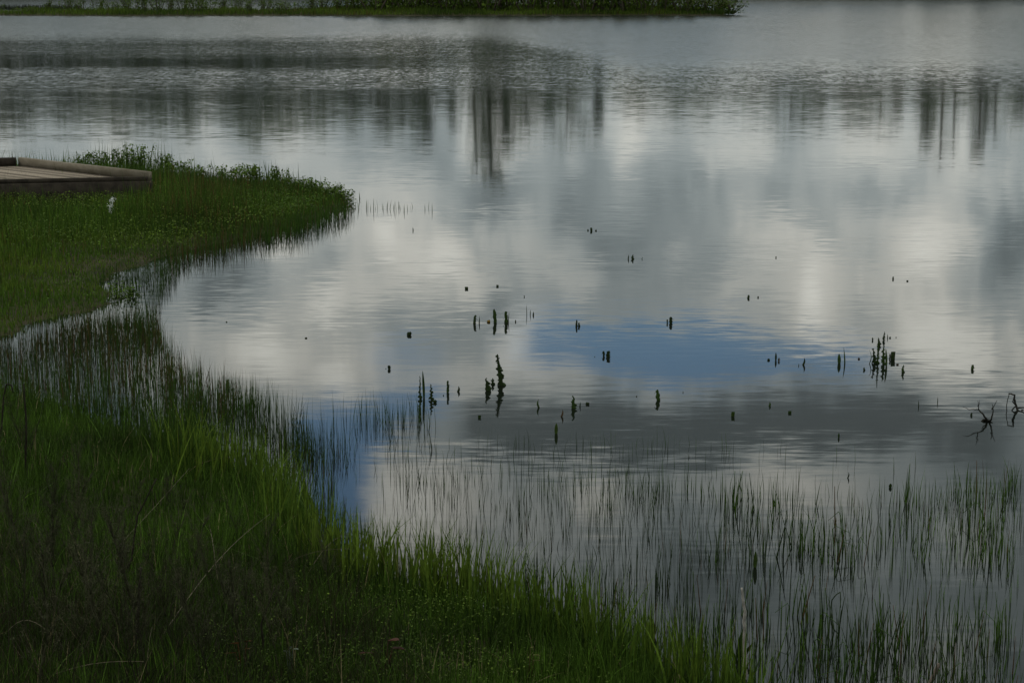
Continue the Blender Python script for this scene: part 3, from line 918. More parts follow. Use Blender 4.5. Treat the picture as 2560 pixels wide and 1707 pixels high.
ITEMS = [
    (c4, 320, 185, 20, 6, 'thin', 'd', 'lone short dark stem in the upper middle water, right of the spit tip'),
    (c4, 1376, 185, 10, 9, 'curl', 'd', 'tiny curled leaf tip, left one of the uppermost trio of stubs'),
    (c4, 1395, 186, 18, 14, 'block', 'd', 'middle and tallest of the uppermost trio of stubs'),
    (c4, 1423, 187, 9, 14, 'blob', 'd', 'low crumpled leaf, right one of the uppermost trio of stubs'),
    (c4, 1618, 357, 27, 7, 'thin', 'd', 'thin curved stem left of the notched stub in the upper middle water'),
    (c4, 1642, 357, 25, 15, 'leafy', 'd', 'notched dark stub between two thin stems in the upper middle water'),
    (c4, 1700, 356, 13, 4, 'curl', 'd', 'faint hooked stem tip right of the notched stub'),
    (c4, 643, 537, 13, 22, 'block', 'd', 'squat square leaf end, left of the small folded leaf ring'),
    (c4, 829, 522, 10, 15, 'block', 'd', 'small square folded leaf right of the squat square leaf end'),
    (c4, 991, 585, 12, 8, 'blob', 'd', 'tiny leaf nub above the three thin stems in mid water'),
    (c4, 692, 745, 50, 19, 'ragged', 'd', 'wide torn leaf blade at the left end of the row in mid water'),
    (c4, 719, 743, 42, 7, 'thin', 'd', 'narrow stem just right of the wide torn blade'),
    (c4, 777, 737, 15, 30, 'blob', 'y', 'yellowed leaf floating low beside the tallest torn blade'),
    (c4, 815, 738, 78, 22, 'ragged', 'g', 'tallest torn leaf blade of the row, right of the yellow leaf'),
    (c4, 881, 738, 68, 22, 'ragged', 'g', 'torn leaf blade with a squared top, right of the tallest in the row'),
    (c4, 895, 737, 62, 5, 'thin', 'd', 'thin stem pressed against the right side of the square topped blade'),
    (c4, 938, 735, 14, 11, 'blob', 'd', 'tiny leaf nub at the right end of the mid water row'),
    (c4, 1006, 692, 62, 4, 'thin', 'd', 'tall hair thin stem, left of two short thick ones'),
    (c4, 1027, 693, 33, 5, 'thin', 'd', 'short straight stem in the middle of a trio of thin stems'),
    (c4, 1045, 695, 22, 9, 'thin', 'd', 'shortest stem at the right of the trio of thin stems'),
    (c4, 1306, 760, 37, 13, 'ragged', 'd', 'taller half of a pair of leaf points near the middle of the pond'),
    (c4, 1321, 762, 22, 13, 'ragged', 'd', 'shorter half of a pair of leaf points near the middle of the pond'),
    (c4, 1853, 742, 22, 9, 'ragged', 'd', 'thin notched stub touching the wider stub above the blue reflection'),
    (c4, 1875, 742, 38, 20, 'ragged', 'd', 'wider pointed stub above the right part of the blue reflection'),
    (c4, 295, 815, 28, 38, 'blob', 'd', 'wide crumpled leaf at the left end of the blue reflection'),
    (c4, 176, 1020, 31, 23, 'blob', 'd', 'rounded leaf hump standing left of the tall pointed leaf'),
    (c4, 157, 1018, 4, 8, 'blob', 'd', 'dot sized leaf bit left of the rounded leaf hump'),
    (c4, 1470, 940, 30, 15, 'ragged', 'd', 'left half of the twin stubs in the blue reflection'),
    (c4, 1496, 945, 36, 25, 'ragged', 'd', 'right and wider half of the twin stubs in the blue reflection'),
    (c4, 1416, 946, 6, 4, 'thin', 'd', 'speck of stem left of the twin stubs in the blue reflection'),
    (c4, 362, 1200, 138, 15, 'leafy', 'd', 'tall kinked stalk standing left of the tall pointed leaf'),
    (c4, 386, 1190, 165, 15, 'blade', 'g', 'tall smooth pointed leaf beside the kinked stalk'),
    (c4, 430, 1205, 95, 18, 'leafy', 'd', 'ragged stalk with a curled tip right of the tall pointed leaf'),
    (c4, 452, 1222, 22, 30, 'blob', 'd', 'crumpled leaf at the foot of the ragged stalk with a curled tip'),
    (c4, 529, 1160, 73, 16, 'ragged', 'g', 'single upright torn leaf with a hooked top'),
    (c4, 503, 1180, 8, 9, 'blob', 'd', 'small nub left of the torn leaf with a hooked top'),
    (c4, 592, 1155, 32, 15, 'curl', 'd', 'small bowed leaf tip right of the torn leaf with a hooked top'),
    (c4, 768, 1150, 74, 32, 'leafy', 'd', 'leafy ragged stalk left of the tallest leafy spire'),
    (c4, 802, 1112, 38, 20, 'leafy', 'd', 'short ragged stalk squeezed beside the tallest leafy spire'),
    (c4, 850, 1118, 188, 34, 'leafy', 'd', 'tallest leafy spire in the middle of the pond'),
    (c4, 721, 1312, 15, 20, 'block', 'g', 'squat square green leaf end on the edge of the dark reflection'),
    (c4, 1079, 1252, 50, 13, 'curl', 'g', 'slightly bowed leaf at the left end of the dark cloud reflection'),
    (c4, 1287, 1255, 70, 32, 'leafy', 'g', 'broad ragged leaf standing in the dark cloud reflection'),
    (c4, 1327, 1245, 28, 8, 'thin', 'd', 'thin dark stem right of the broad ragged leaf'),
    (c4, 1372, 1232, 16, 32, 'blob', 'd', 'low spreading leaf right of the broad ragged leaf'),
    (c4, 1215, 1305, 42, 12, 'curl', 'b', 'brown hooked stem lower left of the broad ragged leaf'),
    (c4, 1797, 1207, 63, 24, 'ragged', 'g', 'upright green leaf alone in the middle of the dark reflection'),
    (c4, 1182, 1408, 66, 22, 'blade', 'l', 'bright green pointed leaf lowest of the mid pond leaves'),
    (c4, 1668, 1185, 7, 9, 'blob', 'd', 'tiny speck of leaf left of the upright green leaf'),
    (c5, 627, 116, 14, 9, 'blob', 'd', 'tiny leaf point highest on the right side of the pond'),
    (c5, 1391, 256, 16, 12, 'ragged', 'd', 'small forked stub in the pale reflection at upper right'),
    (c5, 1485, 270, 7, 14, 'block', 'd', 'small square stub right of the forked stub at upper right'),
    (c5, 446, 380, 20, 18, 'ragged', 'd', 'notched stub, larger of a pair right of centre'),
    (c5, 510, 377, 12, 12, 'blob', 'd', 'small stub, lesser of the pair right of centre'),
    (c5, 580, 786, 13, 26, 'blob', 'd', 'low triangular leaf left of a pointed leaf in blue water'),
    (c5, 625, 785, 50, 15, 'blade', 'd', 'pointed dark leaf at the right part of the blue reflection'),
    (c5, 646, 790, 20, 12, 'ragged', 'b', 'small brownish stub touching the pointed dark leaf'),
    (c5, 775, 822, 15, 5, 'thin', 'd', 'short thin stem left of the bowed leaf'),
    (c5, 805, 815, 47, 14, 'curl', 'd', 'bowed leaf at the right end of the blue reflection'),
    (c5, 1040, 805, 63, 22, 'blade', 'g', 'stout pointed leaf left of the tall thin stem'),
    (c5, 1076, 805, 102, 9, 'thin', 'g', 'tall thin stem right of the stout pointed leaf'),
    (c5, 1168, 778, 11, 22, 'blob', 'b', 'brown crumpled leaf left of the big leafy cluster'),
    (c5, 1258, 655, 20, 13, 'blob', 'd', 'small bud shaped tip at the upper left of the big cluster'),
    (c5, 1290, 805, 160, 16, 'leafy', 'g', 'tallest leafy stalk of the big cluster'),
    (c5, 1302, 690, 50, 18, 'leafy', 'd', 'short leafy stalk behind the tallest stalk of the big cluster'),
    (c5, 1270, 805, 98, 22, 'leafy', 'd', 'ragged stalk left of the tallest stalk of the big cluster'),
    (c5, 1237, 808, 88, 6, 'curl', 'd', 'wavy thin stem at the left of the big cluster'),
    (c5, 1205, 850, 20, 14, 'curl', 'd', 'small arched stem at the lower left of the big cluster'),
    (c5, 1331, 655, 55, 13, 'leafy', 'd', 'knotty stalk at the top of the big cluster'),
    (c5, 1356, 640, 26, 6, 'thin', 'd', 'short bare stem at the top right of the big cluster'),
    (c5, 1372, 640, 11, 16, 'blob', 'd', 'dark leaf bit at the top right of the big cluster'),
    (c5, 1411, 638, 8, 6, 'thin', 'd', 'outermost speck right of the top of the big cluster'),
    (c5, 1328, 810, 110, 24, 'leafy', 'g', 'leafy stalk in the middle of the big cluster'),
    (c5, 1347, 822, 112, 16, 'blade', 'g', 'long pointed leaf in the middle of the big cluster'),
    (c5, 1388, 778, 48, 34, 'block', 'd', 'broad upright leaf at the right of the big cluster'),
    (c5, 1370, 778, 36, 10, 'ragged', 'd', 'thin leaf touching the broad upright leaf of the big cluster'),
    (c5, 1422, 815, 10, 24, 'blob', 'b', 'low brown leaf at the right foot of the big cluster'),
    (c5, 1452, 865, 50, 17, 'leafy', 'g', 'separate torn leaf at the lower right of the big cluster'),
    (c5, 1910, 845, 30, 19, 'ragged', 'g', 'single leaf far right of the big cluster'),
    (c5, 345, 1150, 30, 24, 'block', 'l', 'square cut bright green leaf in the dark reflection'),
    (c5, 585, 1083, 26, 14, 'curl', 'g', 'small bent leaf up and right of the square cut leaf'),
    (c5, 717, 1130, 15, 23, 'block', 'g', 'squat green leaf end right of the square cut leaf'),
    (c5, 1037, 1290, 32, 12, 'blade', 'g', 'small pointed leaf alone in the dark water at lower right'),
    (c5, 1559, 1085, 40, 6, 'thin', 'd', 'thin upright stem between the small leaf and the dead twig'),
    (c5, 1683, 1060, 38, 5, 'thin', 'd', 'thin upright stem left of the dead twig'),
    (c5, 1902, 1145, 18, 16, 'ragged', 'd', 'small ragged leaf beside the forked dead twig'),
    (c5, 20, 997, 10, 5, 'thin', 'd', 'short stem tip at the top edge of the dark reflection'),
    (c5, 58, 1420, 22, 5, 'thin', 'd', 'short stem tip below the square cut leaf'),
    (c6, 970, 172, 66, 28, 'block', 'l', 'broad bright leaf among the dark rushes at left'),
    (c6, 1490, 445, 58, 26, 'ragged', 'l', 'broad bright leaf at the outer edge of the left rushes'),
    (c6, 1740, 760, 70, 22, 'ragged', 'k', 'black pointed stub among the brown rushes'),
    (c6, 1478, 14, 7, 17, 'blob', 'd', 'tiny floating leaf off the left rushes'),
    (c6, 2000, 120, 9, 22, 'blob', 'd', 'small dark leaf bit in the pale reflection left of centre'),
    (c8, 1343, 256, 17, 12, 'blade', 'g', 'spindle shaped leaf bud above the rushes right of centre'),
    (c8, 1813, 190, 17, 13, 'blade', 'g', 'spindle shaped leaf bud at the top of the right hand rushes'),
    (c8, 1268, 512, 70, 17, 'blade', 'l', 'tall bright pointed leaf rising in front of the near rushes'),
    (c8, 1642, 152, 24, 6, 'curl', 'd', 'short crooked stem above the right hand rushes'),
]
for k, (cf, cx, cy, hp, wp, kind, colk, lab) in enumerate(ITEMS):
    X, Y = cf(cx, cy)
    p = pw(X, Y)
    mpp = math.hypot(p[1], CAM_H) / F_PX / SC[cf]
    nm = {'thin': 'stem', 'curl': 'bent_stem', 'blade': 'pointed_leaf', 'ragged': 'torn_leaf', 'leafy': 'leafy_stalk', 'block': 'leaf_stub', 'blob': 'crumpled_leaf'}[kind]
    nm = nm if nm != 'stem' else 'plant_stem'
    o = obj(nm, stub(kind, hp * mpp * 1.02, wp * mpp, 100 + k, colk), loc=p)
    tag(o, lab, 'stem' if kind in ('thin', 'curl') else 'leaf', 'leaves and stems standing in the open pond')


# dead twig -----------------------------------------------------------------------
def twig_from(base_px, lines, label, name='dead_twig', col=LC['k'], cat='twig', dep=.04):
    """lines: polylines in crop-5 px relative positions, with radii; the twig stands at base_px"""
    b0 = pw(*c5(*base_px))
    mpp = math.hypot(b0[1], CAM_H) / F_PX / 2.6128
    gg = Geo()
    for pts, r0, r1 in lines:
        P3 = [((x - base_px[0]) * mpp, dep * math.sin(i * 1.7 + x), (base_px[1] - y) * mpp) for i, (x, y) in enumerate(pts)]
        P3 = np.array(P3)
        tt = np.linspace(0, len(P3) - 1, (len(P3) - 1) * 3 + 1)
        P3 = np.column_stack([np.interp(tt, range(len(P3)), P3[:, a]) for a in range(3)])
        P3[1:-1] += rng.normal(0, .002, (len(P3) - 2, 3))
        gg.tube(P3, np.linspace(r0, r1, len(P3)), 6, col)
    o = obj(name, gg.mesh(name, M_DEAD, True), loc=b0)
    return tag(o, label, cat)


twig_from((2008, 1188), [
    ([(2012, 1210), (2000, 1170), (1975, 1135), (1950, 1105), (1940, 1070), (1932, 1040)], .011, .0015),
    ([(1955, 1112), (1915, 1105), (1880, 1098), (1850, 1092)], .005, .0015),
    ([(2018, 1210), (2026, 1165), (2038, 1120), (2040, 1085), (2036, 1070)], .010, .0015),
    ([(2038, 1110), (2055, 1082), (2072, 1050)], .005, .0015),
    ([(1975, 1195), (1992, 1180), (2015, 1182), (2036, 1192)], .012, .008),
    ([(1998, 1170), (1985, 1150), (1978, 1128)], .006, .002),
    ([(1944, 1085), (1955, 1065), (1958, 1048)], .003, .001)],
    'forked black dead twig sticking out of the dark water at right')
twig_from((2195, 1110), [
    ([(2128, 1110), (2135, 1065), (2153, 1006), (2170, 1004)], .004, .003),
    ([(2150, 1006), (2176, 1006), (2184, 1040), (2196, 1070), (2203, 1120)], .006, .011),
    ([(2172, 1012), (2170, 1050), (2190, 1075)], .004, .006),
    ([(2200, 1125), (2212, 1100), (2240, 1098), (2262, 1085)], .010, .004),
    ([(2165, 1110), (2185, 1092), (2204, 1095)], .006, .006),
    ([(2218, 1122), (2235, 1110), (2262, 1122)], .010, .008)],
    'tangle of broken dark stalks at the right edge of the photo', 'broken_stalks')

# folded reed and pale dead stick in the lower right ---------------------------------
def pix_tube(name, pts, r0, r1, col, label, cat, cf=c8, base=None, dy=0.0, mat=None):
    """a stick standing at `base` (its foot in the photo), rising in the vertical plane across the view"""
    bx_, by_ = base
    b0 = pw(*cf(bx_, by_))
    gz = float(height(np.array([b0[:2]]))[0])
    if gz > 0.02:
        for _ in range(4):
            b0 = pw(*cf(bx_, by_), z=gz)
            gz = float(height(np.array([b0[:2]]))[0])
    mpp = math.hypot(b0[1], CAM_H - b0[2]) / F_PX / SC.get(cf, 1)
    P3 = np.array([((x - bx_) * mpp, dy * i, (by_ - y) * mpp * 1.04) for i, (x, y) in enumerate(pts)])
    tt = np.linspace(0, len(P3) - 1, (len(P3) - 1) * 4 + 1)
    P3 = np.column_stack([np.interp(tt, range(len(P3)), P3[:, a]) for a in range(3)])
    P3[1:-1, :2] += rng.normal(0, .0012, (len(P3) - 2, 2))
    gg = Geo().tube(P3, np.linspace(r0, r1, len(P3)), 6, col)
    return tag(obj(name, gg.mesh(name, mat or M_DEAD, True), loc=b0), label, cat)


pix_tube('folded_reed', [(1574, 700), (1576, 640), (1590, 620), (1606, 604), (1608, 665)], .004, .0025, RUSH_D, 'dark reed folded into a zigzag in the lower right water', 'reed', base=(1574, 690), dy=-.01)
pix_tube('dead_stick', [(1229, 990), (1226, 880), (1222, 780), (1221, 690), (1214, 640), (1208, 598)], .013, .006, (.30, .28, .25), 'pale grey dead stick rising from the near bank shallows', 'stick', base=(1228, 960))
pix_tube('dead_stick', [(1960, 1010), (1985, 950), (2005, 900)], .014, .010, (.15, .12, .10), 'short leaning grey stick cut by the bottom edge', 'stick', base=(1960, 1005))
PXL = lambda x, y: (x, y)
DARKB = (.022, .019, .013)
pix_tube('weed_stalk', [(66, 1235), (68, 1150), (72, 1060), (70, 965)], .011, .005, DARKB, 'dark bare stalk standing straight up in the grass near the left edge', 'weed stalk', cf=PXL, base=(66, 1215))
pix_tube('weed_stalk', [(-4, 1150), (8, 1060), (16, 990), (24, 963), (36, 966), (40, 985)], .008, .004, DARKB, 'dark stalk with a hooked top at the left edge', 'weed stalk', cf=PXL, base=(-2, 1130))
pix_tube('weed_stalk', [(62, 1180), (84, 1110), (104, 1050), (116, 1010)], .004, .002, DARKB, 'thin dark stalk leaning right from beside the straight one', 'weed stalk', cf=PXL, base=(64, 1170))
pix_tube('weed_stalk', [(340, 1690), (345, 1600), (352, 1500), (360, 1420)], .011, .005, DARKB, 'dark thick stalk rising from the bottom edge at lower left', 'weed stalk', cf=PXL, base=(341, 1670))
pix_tube('weed_stalk', [(640, 1700), (660, 1620), (655, 1560), (690, 1470)], .008, .004, DARKB, 'crooked dark stalk in the middle of the bottom grass', 'weed stalk', cf=PXL, base=(642, 1680))
pix_tube('weed_stalk', [(290, 1480), (330, 1400), (350, 1290), (400, 1200)], .008, .004, DARKB, 'long dark stalk leaning right behind the diagonal straw', 'weed stalk', cf=PXL, base=(292, 1470))
# broad leaves by the dead stick
gg = Geo()
for (x0, h_, w_, a_) in ((0, .20, .018, 0.1), (.02, .12, .014, .35), (-.02, .09, .012, -.3)):
    pts = [(x0 + .15 * a_ * f * f, -.02 * f, -.02 + h_ * f) for f in np.linspace(0, 1, 9)]
    strip(gg, pts, w_ * np.array([.35, .6, .85, 1, 1, .95, .8, .5, .1]), np.array(LC['g']) * (1 + .3 * a_), a_)
o = obj('broad_leaf_plant', gg.mesh('broad_leaf_plant', M_LEAF), loc=(lambda p: (p[0], p[1], max(0, float(height(np.array([p[:2]]))[0]))))(pw(*c8(1205, 880))))
tag(o, 'broad tongue shaped green leaves left of the pale dead stick', 'plant')
gg = Geo()
for a_, h_ in ((-.3, .10), (.1, .13), (.5, .09)):
    pts = [(.5 * math.sin(a_) * h_ * f * 1.2, 0, -.02 + h_ * f) for f in np.linspace(0, 1, 9)]
    strip(gg, pts, .02 * np.array([.35, .6, .85, 1, 1, .95, .8, .5, .1]), np.array(LC['d']), a_)
o = obj('broad_leaf_plant', gg.mesh('broad_leaf_plant', M_LEAF), loc=pw(*c8(848, 790)))
tag(o, 'dark broad leaved plant where the near bank meets the rushes', 'plant')


# ------------------------------------------------------------------ small leafy islet in the left rushes
def leafy_clump(name, loc, rx, ry, h_, n, size, label, cat, c1, c2, group=None, stems_n=7):
    root = empty(name, loc)
    tag(root, label, cat, group)
    gg = Geo()
    ends = []
    for _ in range(stems_n):
        a = random.uniform(0, 6.28); rr = random.uniform(.1, .8)
        top = np.array([math.cos(a) * rx * rr, math.sin(a) * ry * rr, h_ * random.uniform(.6, 1.0)])
        pts = [np.array([top[0] * .4, top[1] * .4, -.03]), np.array([top[0] * .7, top[1] * .7, top[2] * .5]), top]
        gg.tube(pts, [.006 * h_ / .3, .005 * h_ / .3, .002 * h_ / .3], 4, np.array(c1) * .9)
        ends.append(pts)
    obj('stems', gg.mesh('stems', M_LEAF), root)
    gl = Geo()
    per = n // stems_n
    for pts in ends:
        f = rng.uniform(.15, 1.02, per)
        C = np.array([np.interp(f, [0, .5, 1], [p[a] for p in pts]) for a in range(3)]).T
        sp = size * 1.6 * (1.3 - f)[:, None]
        C += rng.normal(0, 1, (per, 3)) * sp
        C[:, 2] = np.maximum(C[:, 2], .01)
        cl = np.array(c1)[None] * (1 - rng.random((per, 1))) + np.array(c2)[None] * rng.random((per, 1))
        leaves(gl, C, rng.uniform(.6, 1.3, per) * size, cl * random.uniform(.75, 1.25), .6, .6)
    obj('foliage', gl.mesh('foliage', M_LEAF), root)
    return root


leafy_clump('floating_herb', pw(*c3(780, 1028)), .35, .3, .10, 260, .04, 'small bright leafy patch floating off the left rushes', 'plant', G_MID, (.08, .13, .02))
# leafy herbs along the back of the spit and its tip
BK = [(190, 398, .38), (235, 398, .42), (300, 402, .58), (335, 402, .62), (375, 404, .48), (410, 408, .34), (450, 414, .26), (520, 420, .30), (560, 424, .36), (600, 428, .40),
      (640, 432, .36), (680, 440, .26), (720, 446, .24), (750, 452, .20), (785, 458, .16), (270, 400, .50)]
WHERE = ['behind the left part of the platform curb', 'second from the left behind the platform', 'tall one right of the leftmost pair behind the platform',
         'tallest one behind the platform', 'right shoulder of the tall herbs behind the platform', 'just right of the tall herbs behind the platform', 'lowest one in the dip of the spit crest',
         'left end of the second rise on the spit crest', 'middle of the second rise on the spit crest', 'top of the second rise on the spit crest', 'right of the top of the second rise',
         'first one down the slope toward the spit tip', 'second one down the slope toward the spit tip', 'last but one before the spit tip', 'at the very tip of the spit', 'left neighbour of the tall herb behind the platform']
for k, (x, y, h_) in enumerate(BK):
    p = q(x, y)
    z = max(0, float(height(np.array([p[:2]]))[0]))
    leafy_clump('leafy_herb', (p[0], p[1] - .2, z), .42, .35, h_, 420, .05, 'bushy green herb, ' + WHERE[k], 'plant', G_MID, G_YEL, 'bushy herbs along the back of the spit', 8)
g = Geo()
Pb = []
for (x, y, n_, hm) in [(60, 402, 14, .42), (150, 400, 40, .5), (200, 400, 34, .5), (290, 402, 60, .72), (330, 402, 60, .72), (380, 405, 36, .55), (460, 416, 14, .42), (600, 430, 22, .5),
                       (635, 434, 26, .52), (520, 424, 12, .4), (10, 402, 10, .4), (760, 455, 12, .25)]:
    c = q(x, y)
    PP = np.array(c[:2]) + rng.normal(0, (.28, .25), (n_, 2))
    Pb.append(np.column_stack([PP, np.full(n_, hm)]))
Pb = np.vstack(Pb)
blades(g, on_ground(Pb[:, :2]), Pb[:, 2] * rng.uniform(.55, 1.05, len(Pb)), rng.uniform(.010, .018, len(Pb)), np.abs(rng.normal(.05, .08, len(Pb))), cols=tint(Pb[:, :2], G_DARK, G_MID, None, 1, 3), seg=5)
o = obj('reeds', g.mesh('reeds', M_GRASS)); tag(o, 'taller pointed reeds rising along the back of the spit', 'reeds', kind='stuff')

# isolated tuft off the spit tip
for (x, y, n_, hm, lab) in [(902, 481, 26, .16, 'low green grass tuft alone in the water right of the spit tip'), (820, 480, 14, .22, 'sparse grass tuft just off the spit tip')]:
    g = Geo()
    c = q(x, y)
    PP = rng.normal(0, (.22, .12), (n_, 2))
    blades(g, np.column_stack([PP, np.full(n_, -.04)]), rng.uniform(.4, 1, n_) * hm + .04, .010, np.abs(rng.normal(.1, .1, n_)), cols=tint(PP, G_DARK, G_MID, None, 1, 3))
    tag(obj('grass_tuft', g.mesh('grass_tuft', M_GRASS), loc=c), lab, 'grass tuft')

# white flower ----------------------------------------------------------------------
fp = pw(*c3(690, 600), z=.08)
fp = (fp[0], fp[1], .06)
root = tag(empty('white_flower', fp), 'tall spike of white blossom standing in the spit grass below the platform', 'flower')
mp = math.hypot(fp[1], CAM_H) / F_PX / 2.45
gg = Geo()
H1 = 180 * mp
spine = [(0, 0, 0), (.01, 0, H1 * .5), (-.02, 0, H1 * .75), (0.01, 0, H1)]
gg.tube(spine, [.006, .005, .004, .002], 5, G_MID)
obj('stem', gg.mesh('stem', M_LEAF), root)
g = Geo()
f = np.concatenate([rng.uniform(.50, .66, 60), rng.uniform(.68, .80, 70), rng.uniform(.84, 1.0, 70)])
C = np.array([np.interp(f, [0, .5, .75, 1], [s[a] for s in spine]) for a in range(3)]).T
C += rng.normal(0, 1, C.shape) * np.array([.020, .02, .008])
C[:60, 0] -= .035 * (.66 - f[:60]) / .16
leaves(g, C, rng.uniform(.012, .024, len(C)), (.75, .77, .75), .9, .8)
obj('petals', g.mesh('petals', M_PETAL), root)

# ------------------------------------------------------------------ wooden platform
ZT, TH = .62, .135
Fp, Np, Lp = (np.array(pw(*c3(*p), z=ZT)) for p in ((122, 180), (985, 290), (0, 315)))
Np = np.array(pw(*c3(930, 297), z=ZT - .07)); Lp = np.array(pw(*c3(0, 315), z=ZT - .07))
ua = (Lp - Np); ua[2] = 0; ua /= np.linalg.norm(ua)            # along the front edge, toward the left
ub = (Np - Fp); ub[2] = 0; lb_ = np.linalg.norm(ub); ub /= lb_   # along the right-hand side
up = np.array([0, 0, 1.])
root = tag(empty('viewing_platform', (float(Np[0]), float(Np[1]), 0.0)), 'weathered wooden platform with low curb beams at the left edge of the pond', 'platform')
O = np.array([Np[0], Np[1], 0])


def beam(name, a, b_, half, z0, z1, mat):
    a, b_ = np.array(a, float) - O, np.array(b_, float) - O
    a[2] = b_[2] = 0
    d = b_ - a; L = np.linalg.norm(d); d /= L
    n_ = np.cross(d, up)
    gg = Geo()
    e = .012
    prof = [(-half, z0), (half, z0), (half, z1 - e), (half - e, z1), (-half + e, z1), (-half, z1 - e)]
    V = [pt + n_ * s + up * z for pt in (a, b_) for s, z in prof]
    m_ = len(prof)
    Q = [(i, (i + 1) % m_, m_ + (i + 1) % m_, m_ + i) for i in range(m_)]
    gg.add(V, Q + [(0, 3, 2, 1), (0, 5, 4, 3), (6, 7, 8, 9), (6, 9, 10, 11)])
    return obj(name, gg.mesh(name, mat), root)


LONG = 6.0
A1 = Np + ua * LONG
F2 = Fp + ua * LONG
beam('curb_beam', Np - ub * .04, Fp, .032, ZT - TH, ZT, M_WOOD_CURB)
beam('edge_board', Np + ua * .065, A1, .022, ZT - TH, ZT - .07, M_WOOD_DARK)
beam('curb_beam', Fp + ua * .065, F2, .06, ZT - TH, ZT - .004, M_WOOD_DARK)
beam('skirt_board', Np - up * 0 + ub * .03 + ua * .02, A1 + ub * .03, .03, .02, ZT - TH - .003, M_WOOD_DARK)  # dark board where the gap under the deck lies in shade
beam('skirt_board', Np - ua * .02 - ub * .06, Fp - ua * .02, .03, .05, ZT - TH - .006, M_WOOD_DARK)
gg = Geo()
npl = int(LONG / .14)
for k in range(npl):
    a = (Np - O) + ua * (.07 + k * .14)
    b_ = a - ub * (lb_ - .02)
    c = (a + b_) / 2; c[2] = ZT - TH - .02 + random.uniform(-.002, .002)
    sd_ = np.cross(up, ub)
    wv = .054 * abs(np.dot(ua, sd_))
    gg.box(c, ub, sd_, up, lb_ / 2 - .02, wv, .018, np.array([.25, .21, .165]) * random.uniform(.55, 1.2))
obj('deck', gg.mesh('deck', M_PLANK), root)
for (a_, b_) in ((.3, .2), (2.2, .2), (4.2, .2), (.3, .9), (2.2, .9), (4.2, .9)):
    c = (Np - O) + ua * a_ - ub * lb_ * b_
    gg = Geo().tube([(c[0], c[1], -.4), (c[0], c[1], .2), (c[0], c[1], ZT - TH - .045)], .06, 10)
    obj('post', gg.mesh('post', M_WOOD_DARK, True), root)


# ------------------------------------------------------------------ dead weeds in the foreground
def weed_mesh(rs, h_, spread=.5, nb=9, heads=True):
    r = random.Random(rs)
    gs, gh = Geo(), Geo()
    lean = r.uniform(-.25, .35)
    la = r.uniform(-.5, .5)

    def main(f): return np.array([lean * h_ * f ** 1.4, la * h_ * .4 * f, h_ * f])
    fs = np.linspace(0, 1, 9)
    pts = np.array([main(f) + np.array([r.uniform(-.01, .01), r.uniform(-.01, .01), 0]) for f in fs])
    colr = np.array([.046, .047, .024]) * r.uniform(.55, 1.2)
    gs.tube(pts, np.linspace(.0045, .0015, 9), 5, colr)
    tips = [pts[-1]]
    for k in range(nb):
        f = r.uniform(.3, .95)
        b0 = main(f)
        a = r.uniform(0, 6.28)
        L = h_ * r.uniform(.15, .38) * (1.15 - f * .5)
        d = np.array([math.cos(a) * spread, math.sin(a) * spread, 1.0]); d /= np.linalg.norm(d)
        seg = [b0, b0 + d * L * .5 + np.array([0, 0, .0]), b0 + d * L + np.array([0, 0, .12 * L])]
        gs.tube(seg, [.0022, .0016, .0009], 4, colr)
        tips.append(seg[-1])
        for j in range(8):
            g0 = seg[0] + (seg[2] - seg[0]) * r.uniform(.3, 1)
            d2 = d + np.array([r.uniform(-.8, .8), r.uniform(-.8, .8), r.uniform(-.2, .4)])
            e = g0 + d2 / np.linalg.norm(d2) * L * r.uniform(.2, .45)
            gs.tube([g0, (g0 + e) / 2 + np.array([0, 0, .004]), e], [.0011, .0008, .0005], 3, colr)
            tips.append(e)
    if heads:
        C = np.vstack([t_ + rng.normal(0, .010, (r.randint(4, 9), 3)) for t_ in tips])
        leaves(gh, C, rng.uniform(.004, .010, len(C)), colr * 1.1, 1, .5)
    return gs.mesh('weed_stem', M_DEAD), gh.mesh('sprays', M_DEAD)


WP = [weed_mesh(200 + k, .75, .45 + .1 * (k % 3), 18 + k % 5) for k in range(7)]
WEEDS = [(40, 1250, .95, 'dark upright weed stalk nearest the left edge'), (75, 1120, .70, 'tall thin weed standing highest at the left edge'), (150, 1350, .8, 'bushy dead weed left of the long diagonal straw'),
         (20, 1420, .8, 'brown weed cut by the left edge'), (110, 1500, .75, 'brown weed at the lower left among fallen straws'), (210, 1450, .8, 'dead weed left of the dark stem pair at lower left'),
         (260, 1560, .85, 'dead weed at the bottom edge under the fallen straws'), (330, 1480, .85, 'dark thick stemmed weed right of the straws at lower left'), (345, 1600, .9, 'pale footed weed rising from the bottom edge at left'),
         (430, 1420, .7, 'brown weed haze in the middle of the near grass'), (460, 1560, .7, 'weed with thin twigs right of the pale footed weed'), (540, 1500, .65, 'leaning brown weed in the lower middle grass'),
         (610, 1400, .6, 'fine brown weed below the blue water gap'), (650, 1580, .7, 'brown weed at the bottom edge left of the red leaf'), (700, 1480, .55, 'small brown weed near the right of the dead weeds'),
         (560, 1300, .5, 'small brown weed left of the sedge corner'), (290, 1280, .6, 'weed just above the long diagonal straw'), (760, 1400, .5, 'rightmost small dead weed by the shoreline corner'),
         (400, 1230, .5, 'small weed in the bright grass above the straws'), (180, 1200, .6, 'bare weed in the bright grass at left'), (10, 1580, .8, 'weed in the bottom left corner'),
         (590, 1620, .8, 'taller twiggy weed at the bottom edge in the middle of the grass'), (500, 1660, .8, 'twiggy weed at the bottom edge right of the pale footed weed'), (160, 1640, .8, 'dense brown weed at the bottom edge near the left corner')]


